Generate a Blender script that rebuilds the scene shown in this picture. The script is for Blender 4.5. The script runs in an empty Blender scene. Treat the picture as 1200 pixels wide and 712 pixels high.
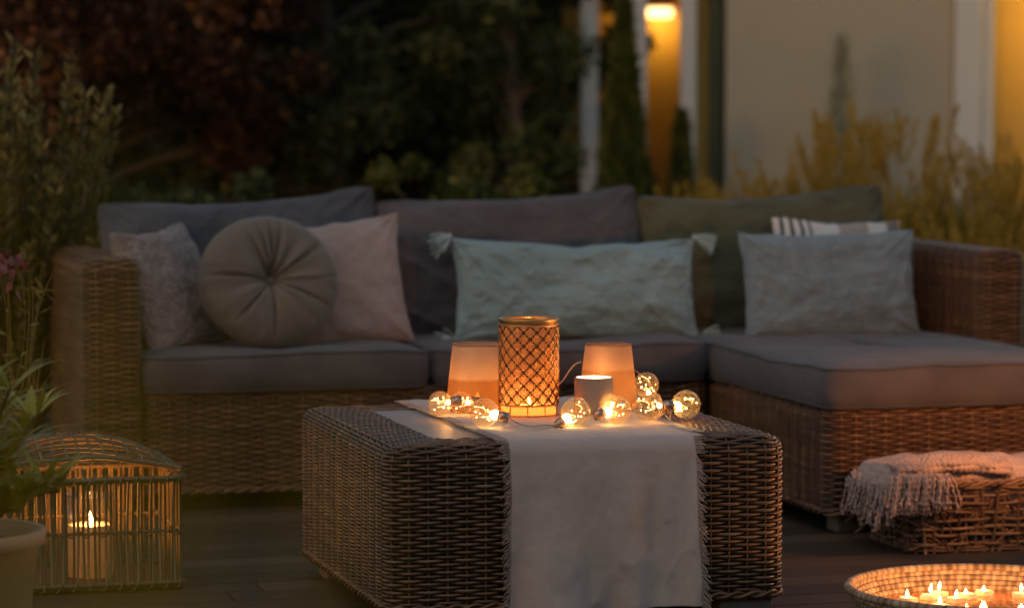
import bpy, bmesh, math, random
import numpy as np
from math import sin, cos, pi, radians
from mathutils import Vector, Matrix

rng = np.random.default_rng(7)
random.seed(7)
sc = bpy.context.scene
col = sc.collection

# ------------------------------------------------------------------ camera, world, light, exposure
CAM_H = 1.19
cd = bpy.data.cameras.new('camera')
cam = bpy.data.objects.new('camera', cd); col.objects.link(cam)
cam.location = (0, 0, CAM_H)
cam.rotation_euler = (radians(90) - math.atan(236 / 3500), 0, 0)
cd.sensor_width = 36; cd.lens = 105
cd.clip_start = 0.05; cd.clip_end = 300
cd.dof.use_dof = True; cd.dof.focus_distance = 6.95; cd.dof.aperture_fstop = 2.4
sc.camera = cam

w = bpy.data.worlds.new('World'); sc.world = w; w.use_nodes = True
nt = w.node_tree
sky = nt.nodes.new('ShaderNodeTexSky'); sky.sky_type = 'NISHITA'; sky.sun_disc = False
SUN_EL, SUN_ROT = radians(3), radians(210)
sky.sun_elevation = SUN_EL; sky.sun_rotation = SUN_ROT
sky.dust_density = 1.0; sky.ozone_density = 1.6; sky.air_density = 1.0
bg = nt.nodes['Background']; bg.inputs['Strength'].default_value = 0.074
nt.links.new(sky.outputs[0], bg.inputs[0])
sl = bpy.data.lights.new('sun', 'SUN'); sl.energy = 0.10; sl.angle = radians(50); sl.color = (1.0, 0.63, 0.33)
so = bpy.data.objects.new('sun', sl); col.objects.link(so)
so.rotation_euler = (radians(27), 0, radians(-30)); so.location = (0, -3, 5)
sc.view_settings.view_transform = 'Standard'; sc.view_settings.look = 'None'
sc.view_settings.gamma = 1; sc.view_settings.exposure = 2.15
sc.view_settings.use_curve_mapping = False
sc.cycles.use_denoising = True
sc.cycles.sample_clamp_indirect = 2.0
sc.cycles.sample_clamp_direct = 0.0
sc.cycles.max_bounces = 7; sc.cycles.transparent_max_bounces = 16
sc.cycles.caustics_reflective = False; sc.cycles.caustics_refractive = False

# ------------------------------------------------------------------ the furniture frame: u along the sofa, v away from the camera
TH = radians(15.5)
O = Vector((-1.2294, 8.5662, 0))
UX = Vector((cos(TH), sin(TH), 0)); VX = Vector((-sin(TH), cos(TH), 0))
def W(u, v, z=0.0): return O + UX * u + VX * v + Vector((0, 0, z))

# ------------------------------------------------------------------ mesh builder
class MB:
    def __init__(s): s.v = []; s.f3 = []; s.f4 = []; s.t = []; s.n = 0
    def add(s, V, F4=None, F3=None, tone=0.5):
        V = np.asarray(V, float).reshape(-1, 3)
        s.v.append(V)
        s.t.append(np.broadcast_to(np.asarray(tone, float), (len(V),)).copy())
        if F4 is not None and len(F4): s.f4.append(np.asarray(F4, int).reshape(-1, 4) + s.n)
        if F3 is not None and len(F3): s.f3.append(np.asarray(F3, int).reshape(-1, 3) + s.n)
        s.n += len(V)
    def grid(s, P, wu=False, wv=False, tone=0.5):
        P = np.asarray(P, float); n, m = P.shape[:2]
        i = np.arange(n if wu else n - 1); j = np.arange(m if wv else m - 1)
        I, J = np.meshgrid(i, j, indexing='ij'); I2 = (I + 1) % n; J2 = (J + 1) % m
        F = np.stack([I * m + J, I2 * m + J, I2 * m + J2, I * m + J2], -1).reshape(-1, 4)
        if np.ndim(tone) == 2: tone = np.asarray(tone).reshape(-1)
        s.add(P.reshape(-1, 3), F, tone=tone)
    def tube(s, P, r, k=6, closed=False, tone=0.5, caps=True, flat=1.0):
        P = np.asarray(P, float); n = len(P)
        if closed: T = np.roll(P, -1, 0) - np.roll(P, 1, 0)
        else: T = np.gradient(P, axis=0)
        T /= np.linalg.norm(T, axis=1)[:, None] + 1e-12
        ax = int(np.argmin(np.abs(T).max(0))); ref = np.zeros(3); ref[ax] = 1
        A = np.cross(T, ref); A /= np.linalg.norm(A, axis=1)[:, None] + 1e-9
        B = np.cross(T, A)
        a = np.linspace(0, 2 * pi, k, endpoint=False)
        r = np.broadcast_to(np.asarray(r, float), (n,))
        G = P[:, None] + r[:, None, None] * (A[:, None] * np.cos(a)[None, :, None] + flat * B[:, None] * np.sin(a)[None, :, None])
        if np.ndim(tone) == 1: tone = np.repeat(np.asarray(tone), k)
        n0 = s.n
        s.grid(G, closed, True, tone)
        if not closed and caps:
            t0 = float(np.ravel(tone)[0]); 
            for q, row in ((0, 0), (-1, n - 1)):
                base = s.n
                s.v.append(P[q][None]); s.t.append(np.array([t0])); s.n += 1
                idx = n0 + row * k + np.arange(k)
                f = np.stack([np.full(k, base), idx, np.roll(idx, -1)], -1)
                s.f3.append(f if q == -1 else f[:, ::-1])
    def box(s, lo, hi, bev=0.004, tone=0.5, seg=2):
        bm = bmesh.new(); lo = Vector(lo); hi = Vector(hi)
        bmesh.ops.create_cube(bm, size=1)
        d = hi - lo
        for q in bm.verts: q.co = Vector(((q.co.x + .5) * d.x + lo.x, (q.co.y + .5) * d.y + lo.y, (q.co.z + .5) * d.z + lo.z))
        if bev > 0: bmesh.ops.bevel(bm, geom=bm.edges[:], offset=min(bev, min(d) * .45), segments=seg, affect='EDGES', profile=.5)
        s.bm(bm, tone)
    def bm(s, bm, tone=0.5):
        bmesh.ops.triangulate(bm, faces=[f for f in bm.faces if len(f.verts) > 4])
        bm.verts.index_update()
        V = [q.co[:] for q in bm.verts]
        s.add(V, [[q.index for q in f.verts] for f in bm.faces if len(f.verts) == 4], [[q.index for q in f.verts] for f in bm.faces if len(f.verts) == 3], tone)
        bm.free()
    def lathe(s, prof, k=32, c=(0, 0, 0), tone=0.5):
        a = np.linspace(0, 2 * pi, k, endpoint=False); pr = np.asarray(prof, float)
        G = np.zeros((len(pr), k, 3))
        G[..., 0] = pr[:, 0, None] * np.cos(a) + c[0]; G[..., 1] = pr[:, 0, None] * np.sin(a) + c[1]; G[..., 2] = pr[:, 1, None] + c[2]
        s.grid(G[:, ::-1], False, True, tone)
    def ball(s, c, r, tone=0.5, sz=1.0, n=10, k=14):
        ph = np.linspace(1e-3, pi - 1e-3, n)
        s.lathe([(r * sin(p), -r * sz * cos(p)) for p in ph], k, c, tone)
    def leaves(s, C, D, N, L, Wd, tone=0.5, bend=0.0):
        # pointed leaves: base, two sides, tip
        C = np.asarray(C, float); n = len(C)
        D = D / (np.linalg.norm(D, axis=1)[:, None] + 1e-9)
        S = np.cross(D, N); S /= np.linalg.norm(S, axis=1)[:, None] + 1e-9
        Nn = np.cross(S, D)
        L = np.broadcast_to(L, (n,))[:, None]; Wd = np.broadcast_to(Wd, (n,))[:, None]
        V = np.stack([C, C + D * L * .45 + S * Wd * .5 + Nn * bend * L * .2, C + D * L - Nn * bend * L * .1, C + D * L * .45 - S * Wd * .5 + Nn * bend * L * .2], 1)
        F = np.arange(n * 4).reshape(n, 4)
        s.add(V.reshape(-1, 3), F, tone=np.repeat(np.broadcast_to(tone, (n,)), 4))
    def ribbons(s, B, D, H, bend, Wd, seg=5, tone=0.5):
        # grass blades: bases B, horizontal lean direction D, height H
        n = len(B); t = np.linspace(0, 1, seg + 1)
        D = D / (np.linalg.norm(D, axis=1)[:, None] + 1e-9)
        S = np.cross(D, np.array([0, 0, 1.0]))
        P = B[:, None] + D[:, None] * (bend * H)[:, None, None] * (t ** 2)[None, :, None]
        P = P + np.array([0, 0, 1.0]) * (H[:, None, None] * (t - .18 * bend[:, None] * t ** 3)[:, :, None] if np.ndim(bend) else H[:, None, None] * t[None, :, None])
        wd = Wd[:, None] * (1 - t ** 2.2 * .93)[None]
        G = np.stack([P + S[:, None] * wd[..., None] / 2, P - S[:, None] * wd[..., None] / 2], 2)
        m = (seg + 1) * 2
        base = np.arange(n)[:, None] * m; k = np.arange(seg)[None] * 2
        F = np.stack([base + k, base + k + 2, base + k + 3, base + k + 1], -1).reshape(-1, 4)
        s.add(G.reshape(-1, 3), F, tone=np.repeat(np.broadcast_to(tone, (n,)), m))
        return P[:, -1]
    def build(s, name, mat, parent=None, loc=None, rot=None, smooth=True):
        V = np.concatenate(s.v); T = np.concatenate(s.t)
        f4 = np.concatenate(s.f4) if s.f4 else np.zeros((0, 4), int)
        f3 = np.concatenate(s.f3) if s.f3 else np.zeros((0, 3), int)
        me = bpy.data.meshes.new(name)
        me.vertices.add(len(V)); me.vertices.foreach_set('co', V.ravel())
        nl = f4.size + f3.size
        me.loops.add(nl); me.loops.foreach_set('vertex_index', np.concatenate([f4.ravel(), f3.ravel()]).astype(np.int32))
        me.polygons.add(len(f4) + len(f3))
        st = np.concatenate([np.arange(len(f4)) * 4, f4.size + np.arange(len(f3)) * 3]).astype(np.int32)
        me.polygons.foreach_set('loop_start', st)
        me.update(calc_edges=True); me.validate()
        me.polygons.foreach_set('use_smooth', np.full(len(me.polygons), bool(smooth)))
        a = me.attributes.new('tone', 'FLOAT', 'POINT')
        if len(me.vertices) == len(T): a.data.foreach_set('value', T.astype(np.float32))
        me.materials.append(mat)
        o = bpy.data.objects.new(name, me); col.objects.link(o)
        if parent is not None: o.parent = parent
        if loc is not None: o.location = loc
        if rot is not None: o.rotation_euler = (0, 0, rot) if np.ndim(rot) == 0 else rot
        return o

def tag(o, label=None, cat=None, group=None, kind=None):
    if label: o['label'] = label
    if cat: o['category'] = cat
    if group: o['group'] = group
    if kind: o['kind'] = kind
    return o
def empty(name, loc, rot=0.0):
    o = bpy.data.objects.new(name, None); col.objects.link(o); o.empty_display_size = .1
    o.location = loc; o.rotation_euler = (0, 0, rot) if np.ndim(rot) == 0 else rot
    return o
def lamp(name, loc, watts, color, r=0.01, parent=None):
    l = bpy.data.lights.new(name, 'POINT'); l.energy = watts; l.color = color; l.shadow_soft_size = r
    o = bpy.data.objects.new(name, l); col.objects.link(o); o.location = loc
    if parent is not None: o.parent = parent
    return o

def vnoise(x, y, seed=0):
    x = np.asarray(x, float); y = np.asarray(y, float)
    xi = np.floor(x).astype(int); yi = np.floor(y).astype(int); fx = x - xi; fy = y - yi
    fx = fx * fx * (3 - 2 * fx); fy = fy * fy * (3 - 2 * fy)
    def h(a, b):
        q = (a * 374761393 + b * 668265263 + seed * 974711) & 0x7fffffff
        q = ((q ^ (q >> 13)) * 1274126177) & 0x7fffffff
        return ((q ^ (q >> 16)) & 0xffff) / 65535.0
    return (h(xi, yi) * (1 - fx) + h(xi + 1, yi) * fx) * (1 - fy) + (h(xi, yi + 1) * (1 - fx) + h(xi + 1, yi + 1) * fx) * fy - .5
def fnoise(x, y, seed=0, oct=3):
    return sum(vnoise(x * 2 ** i, y * 2 ** i, seed + i) / 2 ** i for i in range(oct))

# ------------------------------------------------------------------ materials
def newmat(name):
    m = bpy.data.materials.new(name); m.use_nodes = True
    return m, m.node_tree, m.node_tree.nodes['Principled BSDF']
def ramp(t, stops):
    r = t.nodes.new('ShaderNodeValToRGB')
    while len(r.color_ramp.elements) < len(stops): r.color_ramp.elements.new(.5)
    for e, (p, c) in zip(r.color_ramp.elements, stops): e.position = p; e.color = (*c, 1)
    return r
def coords(t, scale=(1, 1, 1), kind='Object'):
    tc = t.nodes.new('ShaderNodeTexCoord'); mp = t.nodes.new('ShaderNodeMapping'); mp.inputs['Scale'].default_value = scale
    t.links.new(tc.outputs[kind], mp.inputs[0]); return mp.outputs[0]
def noise(t, vec, scale, detail=4):
    n = t.nodes.new('ShaderNodeTexNoise'); n.inputs['Scale'].default_value = scale; n.inputs['Detail'].default_value = detail
    t.links.new(vec, n.inputs['Vector']); return n.outputs['Fac']
def mixc(t, f, a, b, mode='MIX'):
    m = t.nodes.new('ShaderNodeMix'); m.data_type = 'RGBA'; m.blend_type = mode
    for s_, v in ((0, f), (6, a), (7, b)):
        if isinstance(v, (int, float)): m.inputs[s_].default_value = v
        elif isinstance(v, tuple): m.inputs[s_].default_value = (*v, 1)
        else: t.links.new(v, m.inputs[s_])
    return m.outputs[2]
def math_(t, op, a, b=0.0):
    m = t.nodes.new('ShaderNodeMath'); m.operation = op
    for i, v in enumerate((a, b)):
        if isinstance(v, (int, float)): m.inputs[i].default_value = v
        else: t.links.new(v, m.inputs[i])
    return m.outputs[0]
def bump(t, p, h, strength, dist=0.002):
    b = t.nodes.new('ShaderNodeBump'); b.inputs['Strength'].default_value = strength; b.inputs['Distance'].default_value = dist
    t.links.new(h, b.inputs['Height']); t.links.new(b.outputs[0], p.inputs['Normal'])
def tone_mat(name, stops, rough=.6, nscale=30, namt=.35, spec=.3, transl=0.0):
    m, t, p = newmat(name)
    a = t.nodes.new('ShaderNodeAttribute'); a.attribute_name = 'tone'
    n = noise(t, coords(t), nscale)
    f = math_(t, 'ADD', a.outputs['Fac'], math_(t, 'MULTIPLY', math_(t, 'SUBTRACT', n, .5), namt))
    r = ramp(t, stops); t.links.new(f, r.inputs[0]); t.links.new(r.outputs[0], p.inputs['Base Color'])
    p.inputs['Roughness'].default_value = rough; p.inputs['Specular IOR Level'].default_value = spec
    if transl > 0:
        tr = t.nodes.new('ShaderNodeBsdfTranslucent'); t.links.new(r.outputs[0], tr.inputs[0])
        mx = t.nodes.new('ShaderNodeMixShader'); mx.inputs[0].default_value = transl
        t.links.new(p.outputs[0], mx.inputs[1]); t.links.new(tr.outputs[0], mx.inputs[2])
        t.links.new(mx.outputs[0], t.nodes['Material Output'].inputs[0])
    return m
def fabric(name, c1, c2, weave=900, big=6, wb=.35, rough=.95, flecks=None, sheen=.15, crease=0.0):
    m, t, p = newmat(name)
    vec = coords(t)
    n1 = noise(t, vec, big, 5)
    c = mixc(t, ramp_(t, n1, .35, .65), c1, c2)
    # woven threads in two directions
    wx = t.nodes.new('ShaderNodeTexWave'); wx.bands_direction = 'X'; wx.inputs['Scale'].default_value = weave / 12; wx.inputs['Distortion'].default_value = 1.5; wx.inputs['Detail'].default_value = 2
    wz = t.nodes.new('ShaderNodeTexWave'); wz.bands_direction = 'Z'; wz.inputs['Scale'].default_value = weave / 12; wz.inputs['Distortion'].default_value = 1.5; wz.inputs['Detail'].default_value = 2
    t.links.new(vec, wx.inputs[0]); t.links.new(vec, wz.inputs[0])
    th = math_(t, 'ADD', wx.outputs['Fac'], wz.outputs['Fac'])
    c = mixc(t, math_(t, 'MULTIPLY', th, .16), c, (c1[0] * .45, c1[1] * .45, c1[2] * .45))
    n2 = noise(t, vec, 160, 3)
    if flecks:
        sep = noise(t, coords(t, (1, 1, 2.2)), flecks[1], 2)
        c = mixc(t, ramp_(t, sep, flecks[2], flecks[2] + .05), c, flecks[0])
    t.links.new(c, p.inputs['Base Color'])
    p.inputs['Roughness'].default_value = rough; p.inputs['Specular IOR Level'].default_value = .15
    p.inputs['Sheen Weight'].default_value = sheen
    h = math_(t, 'ADD', math_(t, 'MULTIPLY', th, .4), n2)
    if crease > 0:
        h = math_(t, 'ADD', h, math_(t, 'MULTIPLY', noise(t, vec, 14, 4), crease))
    bump(t, p, h, wb, .004)
    return m
def ramp_(t, v, a, b):
    m = t.nodes.new('ShaderNodeMapRange'); m.inputs['From Min'].default_value = a; m.inputs['From Max'].default_value = b
    t.links.new(v, m.inputs['Value']); return m.outputs[0]
def plain(name, c, rough=.5, metal=0.0, nscale=20, var=.25, b=.0):
    m, t, p = newmat(name)
    vec = coords(t); n = noise(t, vec, nscale)
    cc = mixc(t, n, tuple(x * (1 - var) for x in c), tuple(min(1, x * (1 + var)) for x in c))
    t.links.new(cc, p.inputs['Base Color']); p.inputs['Roughness'].default_value = rough; p.inputs['Metallic'].default_value = metal
    if b > 0: bump(t, p, noise(t, vec, nscale * 5), b)
    return m
def emit(name, c, s):
    m, t, p = newmat(name)
    p.inputs['Base Color'].default_value = (*c, 1); p.inputs['Emission Color'].default_value = (*c, 1); p.inputs['Emission Strength'].default_value = s
    return m
def thin_glass(name, tint, amount=.35, rough=.03, glow=0.0):
    m, t, p = newmat(name)
    tr = t.nodes.new('ShaderNodeBsdfTransparent'); tr.inputs[0].default_value = (*tint, 1)
    gl = t.nodes.new('ShaderNodeBsdfGlossy'); gl.inputs['Roughness'].default_value = rough
    lw = t.nodes.new('ShaderNodeLayerWeight'); lw.inputs[0].default_value = amount
    mx = t.nodes.new('ShaderNodeMixShader')
    t.links.new(lw.outputs['Facing'], mx.inputs[0]); t.links.new(tr.outputs[0], mx.inputs[1]); t.links.new(gl.outputs[0], mx.inputs[2])
    out = mx.outputs[0]
    if glow > 0:
        tl = t.nodes.new('ShaderNodeBsdfTranslucent'); tl.inputs[0].default_value = (1, .72, .40, 1)
        m3 = t.nodes.new('ShaderNodeMixShader'); m3.inputs[0].default_value = glow
        t.links.new(out, m3.inputs[1]); t.links.new(tl.outputs[0], m3.inputs[2]); out = m3.outputs[0]
    t.links.new(out, t.nodes['Material Output'].inputs[0])
    return m
def translucent(name, c, c2, split_z, mixf=.75, transp=.1):
    # frosted glass: scatters light through
    m, t, p = newmat(name)
    tc = t.nodes.new('ShaderNodeTexCoord'); sx = t.nodes.new('ShaderNodeSeparateXYZ'); t.links.new(tc.outputs['Object'], sx.inputs[0])
    n = noise(t, tc.outputs['Object'], 60, 4)
    z = math_(t, 'ADD', sx.outputs['Z'], math_(t, 'MULTIPLY', math_(t, 'SUBTRACT', n, .5), .008))
    f = ramp_(t, z, split_z - .004, split_z + .004)
    cc = mixc(t, f, c2, c)
    cc = mixc(t, math_(t, 'MULTIPLY', noise(t, tc.outputs['Object'], 25, 5), .5), cc, tuple(x * .6 for x in c2))
    tl = t.nodes.new('ShaderNodeBsdfTranslucent'); t.links.new(cc, tl.inputs[0])
    t.links.new(cc, p.inputs['Base Color']); p.inputs['Roughness'].default_value = .35
    mx = t.nodes.new('ShaderNodeMixShader'); mx.inputs[0].default_value = mixf
    t.links.new(p.outputs[0], mx.inputs[1]); t.links.new(tl.outputs[0], mx.inputs[2])
    tp = t.nodes.new('ShaderNodeBsdfTransparent'); t.links.new(cc, tp.inputs[0])
    m2 = t.nodes.new('ShaderNodeMixShader'); m2.inputs[0].default_value = transp
    t.links.new(mx.outputs[0], m2.inputs[1]); t.links.new(tp.outputs[0], m2.inputs[2])
    t.links.new(m2.outputs[0], t.nodes['Material Output'].inputs[0])
    return m

M = {}
M['rattan'] = tone_mat('rattan', [(.0, (.035, .015, .006)), (.5, (.14, .066, .028)), (1, (.33, .19, .10))], .42, 25, .5, .6)
M['rattan_back'] = plain('rattan_backing', (.018, .012, .008), .9)
M['cage'] = tone_mat('painted_cane', [(.0, (.09, .06, .035)), (1, (.27, .20, .12))], .6, 40, .5)
M['foot'] = plain('bleached_wood_foot', (.22, .17, .13), .7, 0, 12, .3, .2)
M['board'] = plain('tabletop_board', (.33, .27, .23), .45, 0, 6, .15, .08)
M['sofa_fabric'] = fabric('sofa_fabric', (.098, .088, .096), (.132, .119, .128), crease=.5)
M['olive_tint_fabric'] = fabric('sofa_fabric_olive_tint', (.10, .098, .058), (.132, .128, .078), crease=.5)  # sofa fabric with an olive tint put into its colour
M['cool_light_fabric'] = fabric('sofa_fabric_cool_light', (.078, .084, .108), (.105, .112, .140), crease=.5)  # same sofa fabric, the cool bluish light put into its colour
M['piping'] = fabric('piping_fabric', (.08, .078, .088), (.10, .098, .108))
M['velvet'] = fabric('velvet', (.16, .138, .116), (.205, .178, .152), 1400, 5, .15, .8, sheen=.25)
M['pink'] = fabric('linen_beige', (.38, .31, .30), (.44, .36, .345), 800)
M['fuzzy'] = fabric('boucle', (.34, .27, .26), (.46, .38, .36), 500, 30, 1.2, flecks=((.22, .19, .20), 60, .54))
M['teal'] = fabric('teal_linen', (.235, .35, .385), (.30, .425, .46), 800, 5, .3, crease=1.2)
M['grey'] = fabric('grey_flecked', (.22, .30, .36), (.28, .37, .43), 700, 12, .9, flecks=((.33, .355, .36), 55, .60))
M['runner'] = fabric('runner_linen', (.60, .48, .43), (.65, .53, .47), 1500, 5, .35, crease=.8)
M['throw'] = fabric('knitted_wool', (.50, .36, .31), (.60, .45, .39), 260, 12, 1.0)

def stripe_mat():
    m, t, p = newmat('striped_weave')
    tc = t.nodes.new('ShaderNodeTexCoord'); sx = t.nodes.new('ShaderNodeSeparateXYZ'); t.links.new(tc.outputs['Object'], sx.inputs[0])
    x = math_(t, 'ADD', sx.outputs['X'], math_(t, 'MULTIPLY', math_(t, 'SUBTRACT', noise(t, tc.outputs['Object'], 20), .5), .006))
    r = t.nodes.new('ShaderNodeValToRGB'); r.color_ramp.interpolation = 'CONSTANT'
    t.links.new(math_(t, 'ADD', math_(t, 'MULTIPLY', x, 1 / .44), .5), r.inputs[0])
    Wt = (.62, .60, .58); B = (.06, .06, .07); Bg = (.36, .31, .28)
    st = [(0, Wt), (.05, B), (.075, Wt), (.12, B), (.145, Wt), (.19, B), (.215, Wt), (.26, B), (.28, Wt), (.49, Bg), (.72, Wt), (.87, Bg), (.90, B), (.915, Bg), (.94, B), (.955, Bg)]
    while len(r.color_ramp.elements) < len(st): r.color_ramp.elements.new(1)
    for e, (q, c) in zip(r.color_ramp.elements, st): e.position = q; e.color = (*c, 1)
    t.links.new(r.outputs[0], p.inputs['Base Color']); p.inputs['Roughness'].default_value = .95
    bump(t, p, noise(t, tc.outputs['Object'], 200), .5)
    return m
M['stripe'] = stripe_mat()
def deck_mat():
    m, t, p = newmat('deck_boards')
    a = t.nodes.new('ShaderNodeAttribute'); a.attribute_name = 'tone'
    g = noise(t, coords(t, (1.2, 22, 8)), 3, 6)
    f = math_(t, 'ADD', math_(t, 'MULTIPLY', a.outputs['Fac'], .5), math_(t, 'MULTIPLY', g, .5))
    r = ramp(t, [(.1, (.034, .024, .017)), (.55, (.072, .052, .037)), (.9, (.12, .09, .065))]); t.links.new(f, r.inputs[0])
    t.links.new(r.outputs[0], p.inputs['Base Color'])
    t.links.new(ramp_(t, g, -1.0, 1.2), p.inputs['Roughness']); p.inputs['Specular IOR Level'].default_value = .12
    bump(t, p, g, .3, .003)
    return m
M['deck'] = deck_mat()
M['soil'] = plain('soil', (.05, .038, .025), .95, 0, 8, .5, .5)
M['lawn'] = plain('lawn', (.035, .05, .018), .95, 0, 5, .5, .5)
M['wall_pale'] = plain('pale_render', (.42, .375, .305), .85, 0, 2, .14)
M['wall_ochre'] = plain('ochre_render', (.50, .32, .08), .85, 0, 2, .10)
M['white_frame'] = plain('white_frame', (.62, .60, .60), .5, 0, 4, .04)
M['shutter'] = plain('dark_green_panel', (.035, .05, .02), .5, 0, 4, .1)
M['roof'] = plain('roof_tiles', (.10, .06, .045), .8, 0, 8, .3, .3)
M['dark_green'] = tone_mat('dark_leaves', [(0, (.015, .022, .008)), (.6, (.06, .075, .022)), (1, (.20, .19, .06))], .55, 8, .3, .3, .25)
M['mid_green'] = tone_mat('mid_leaves', [(0, (.03, .042, .008)), (.6, (.09, .095, .015)), (1, (.24, .21, .04))], .6, 8, .3, .3, .3)
M['purple'] = tone_mat('copper_leaves', [(0, (.018, .007, .004)), (.55, (.06, .022, .011)), (.85, (.16, .06, .022)), (1, (.50, .22, .08))], .55, 8, .3, .3, .3)
M['thuja'] = tone_mat('thuja_leaves', [(0, (.05, .055, .012)), (1, (.17, .18, .045))], .6, 10, .4, .2, .2)
M['shadow_cone'] = tone_mat('shadow_cone_leaves', [(0, (.42, .42, .35)), (1, (.62, .61, .52))], .7, 10, .3, .2, .2)
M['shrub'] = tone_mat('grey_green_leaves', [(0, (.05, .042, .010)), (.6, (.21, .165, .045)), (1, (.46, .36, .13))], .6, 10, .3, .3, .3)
M['grass'] = tone_mat('feather_grass', [(0, (.12, .105, .012)), (.6, (.34, .24, .03)), (1, (.62, .36, .08))], .7, 8, .3, .2, .4)
M['haze_gold'] = tone_mat('haze_gold_blades', [(0, (.42, .26, .01)), (1, (.85, .52, .02))], .7, 8, .3, .2, .4)
M['oleander'] = tone_mat('lance_leaves', [(0, (.13, .15, .015)), (.7, (.38, .36, .05)), (1, (.72, .55, .10))], .4, 12, .3, .4, .25)
M['bark'] = plain('bark', (.07, .05, .035), .9, 0, 30, .4, .6)
M['petal'] = plain('pink_petal', (.22, .06, .09), .7, 0, 30, .3)
M['pot'] = plain('blush_clay_pot', (.74, .42, .25), .75, 0, 6, .12, .15)
M['gold'] = plain('gold_metal', (.62, .36, .15), .35, 1.0, 30, .15)
M['bronze'] = plain('dark_bronze', (.12, .07, .04), .4, 1.0, 30, .2)
M['copper_cap'] = plain('copper_cap', (.55, .36, .26), .28, 1.0, 30, .1)
M['concrete'] = plain('grey_stoneware', (.26, .19, .17), .6, 0, 14, .25, .1)
M['cable'] = plain('clear_cable', (.45, .38, .32), .35, 0, 20, .1)
M['glass_bulb'] = thin_glass('bulb_glass', (.99, .90, .74), .07, .05, .10)
M['jar_glass'] = thin_glass('jar_glass', (.97, .95, .9), .3)
M['mercury'] = translucent('mercury_glass', (.85, .5, .26), (.9, .55, .28), .0, .6, .5)
M['frost_l'] = translucent('amber_frosted_glass', (.80, .60, .44), (.50, .25, .10), .080, .8, .06)
M['frost_r'] = translucent('smoky_frosted_glass', (.72, .50, .34), (.56, .32, .16), .10, .8, .06)
M['wax'] = translucent('white_wax', (.85, .78, .66), (.85, .78, .66), .0, .5, .0)
M['flame'] = emit('flame', (1, .62, .25), 7)
M['led'] = emit('led_filament', (1, .62, .24), 7)
M['hot_wax'] = emit('lit_wax_pool', (1, .78, .50), 1.3)
M['lamp_lit'] = emit('lit_lamp_diffuser', (1, .62, .28), .7)
M['bowl'] = tone_mat('coiled_straw', [(0, (.12, .07, .04)), (.5, (.34, .235, .15)), (1, (.58, .46, .34))], .7, 60, .4)
m, t, p = newmat('bowl_water'); p.inputs['Base Color'].default_value = (.30, .10, .03, 1); p.inputs['Roughness'].default_value = .04
p.inputs['Specular IOR Level'].default_value = .6; bump(t, p, noise(t, coords(t), 22, 3), .25, .004); M['water'] = m
M['wicker_lid'] = tone_mat('seagrass', [(0, (.07, .035, .018)), (1, (.34, .20, .11))], .7, 60, .5)
WARM = (1.0, .40, .10)

# ------------------------------------------------------------------ setting: ground, deck
g = MB(); g.box((-60, -25, -.5), (60, 90, -.12), 0); tag(g.build('ground', M['lawn'], smooth=False), 'dark lawn and garden earth round the deck', 'ground', kind='structure')
d = MB()
y = -9.0; bw = .135
while y < 1.25:
    x0 = -5.5
    cuts = sorted([-5.5] + [random.uniform(-4.5, 6) for _ in range(2)] + [7.5])
    for a_, b_ in zip(cuts[:-1], cuts[1:]):
        d.box((a_ + .002, y, -.03), (b_ - .002, y + bw - .007, 0), .003, random.random(), 1)
    y += bw
tag(d.build('deck', M['deck'], loc=O, rot=TH, smooth=False), 'dark timber boards under the furniture', 'deck', kind='structure')
d = MB(); d.box((-5.5, -9, -.11), (7.5, 1.2, -.04), 0); tag(d.build('deck_substructure', M['rattan_back'], loc=O, rot=TH), 'dark void between the deck boards', 'deck', kind='structure')

# ------------------------------------------------------------------ wicker weaving
def loop_param(a, b, r, stake, side=None):
    """sample a rounded rectangle once; returns functions of inset so that stakes line up"""
    nx = max(2, round((2 * (a - r)) / stake)); ny = max(2, round((2 * (b - r)) / (side or stake))); nc = max(1, round(r * pi / 2 / stake))
    if (2 * (nx + ny + 2 * nc)) % 2: nc += 1
    return nx, ny, nc
def loop_pts(a, b, r, nx, ny, nc, sub):
    P = []; N = []
    segs = [((a - r), (b - r), 0, (a - r, -(b - r)), ny, (0, 1), (1, 0)), ]
    # start at right side going up, counter-clockwise
    def line(p0, p1, n, nrm):
        k = n * sub
        for i in range(k):
            q = i / k; P.append((p0[0] + (p1[0] - p0[0]) * q, p0[1] + (p1[1] - p0[1]) * q)); N.append(nrm)
    def arc(cx, cy, a0, n):
        k = n * sub
        for i in range(k):
            an = a0 + (pi / 2) * i / k; P.append((cx + r * cos(an), cy + r * sin(an))); N.append((cos(an), sin(an)))
    line((a, -(b - r)), (a, b - r), ny, (1, 0)); arc(a - r, b - r, 0, nc)
    line((a - r, b), (-(a - r), b), nx, (0, 1)); arc(-(a - r), b - r, pi / 2, nc)
    line((-a, b - r), (-a, -(b - r)), ny, (-1, 0)); arc(-(a - r), -(b - r), pi, nc)
    line((-(a - r), -b), (a - r, -b), nx, (0, -1)); arc(a - r, -(b - r), 3 * pi / 2, nc)
    return np.array(P), np.array(N)
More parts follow.
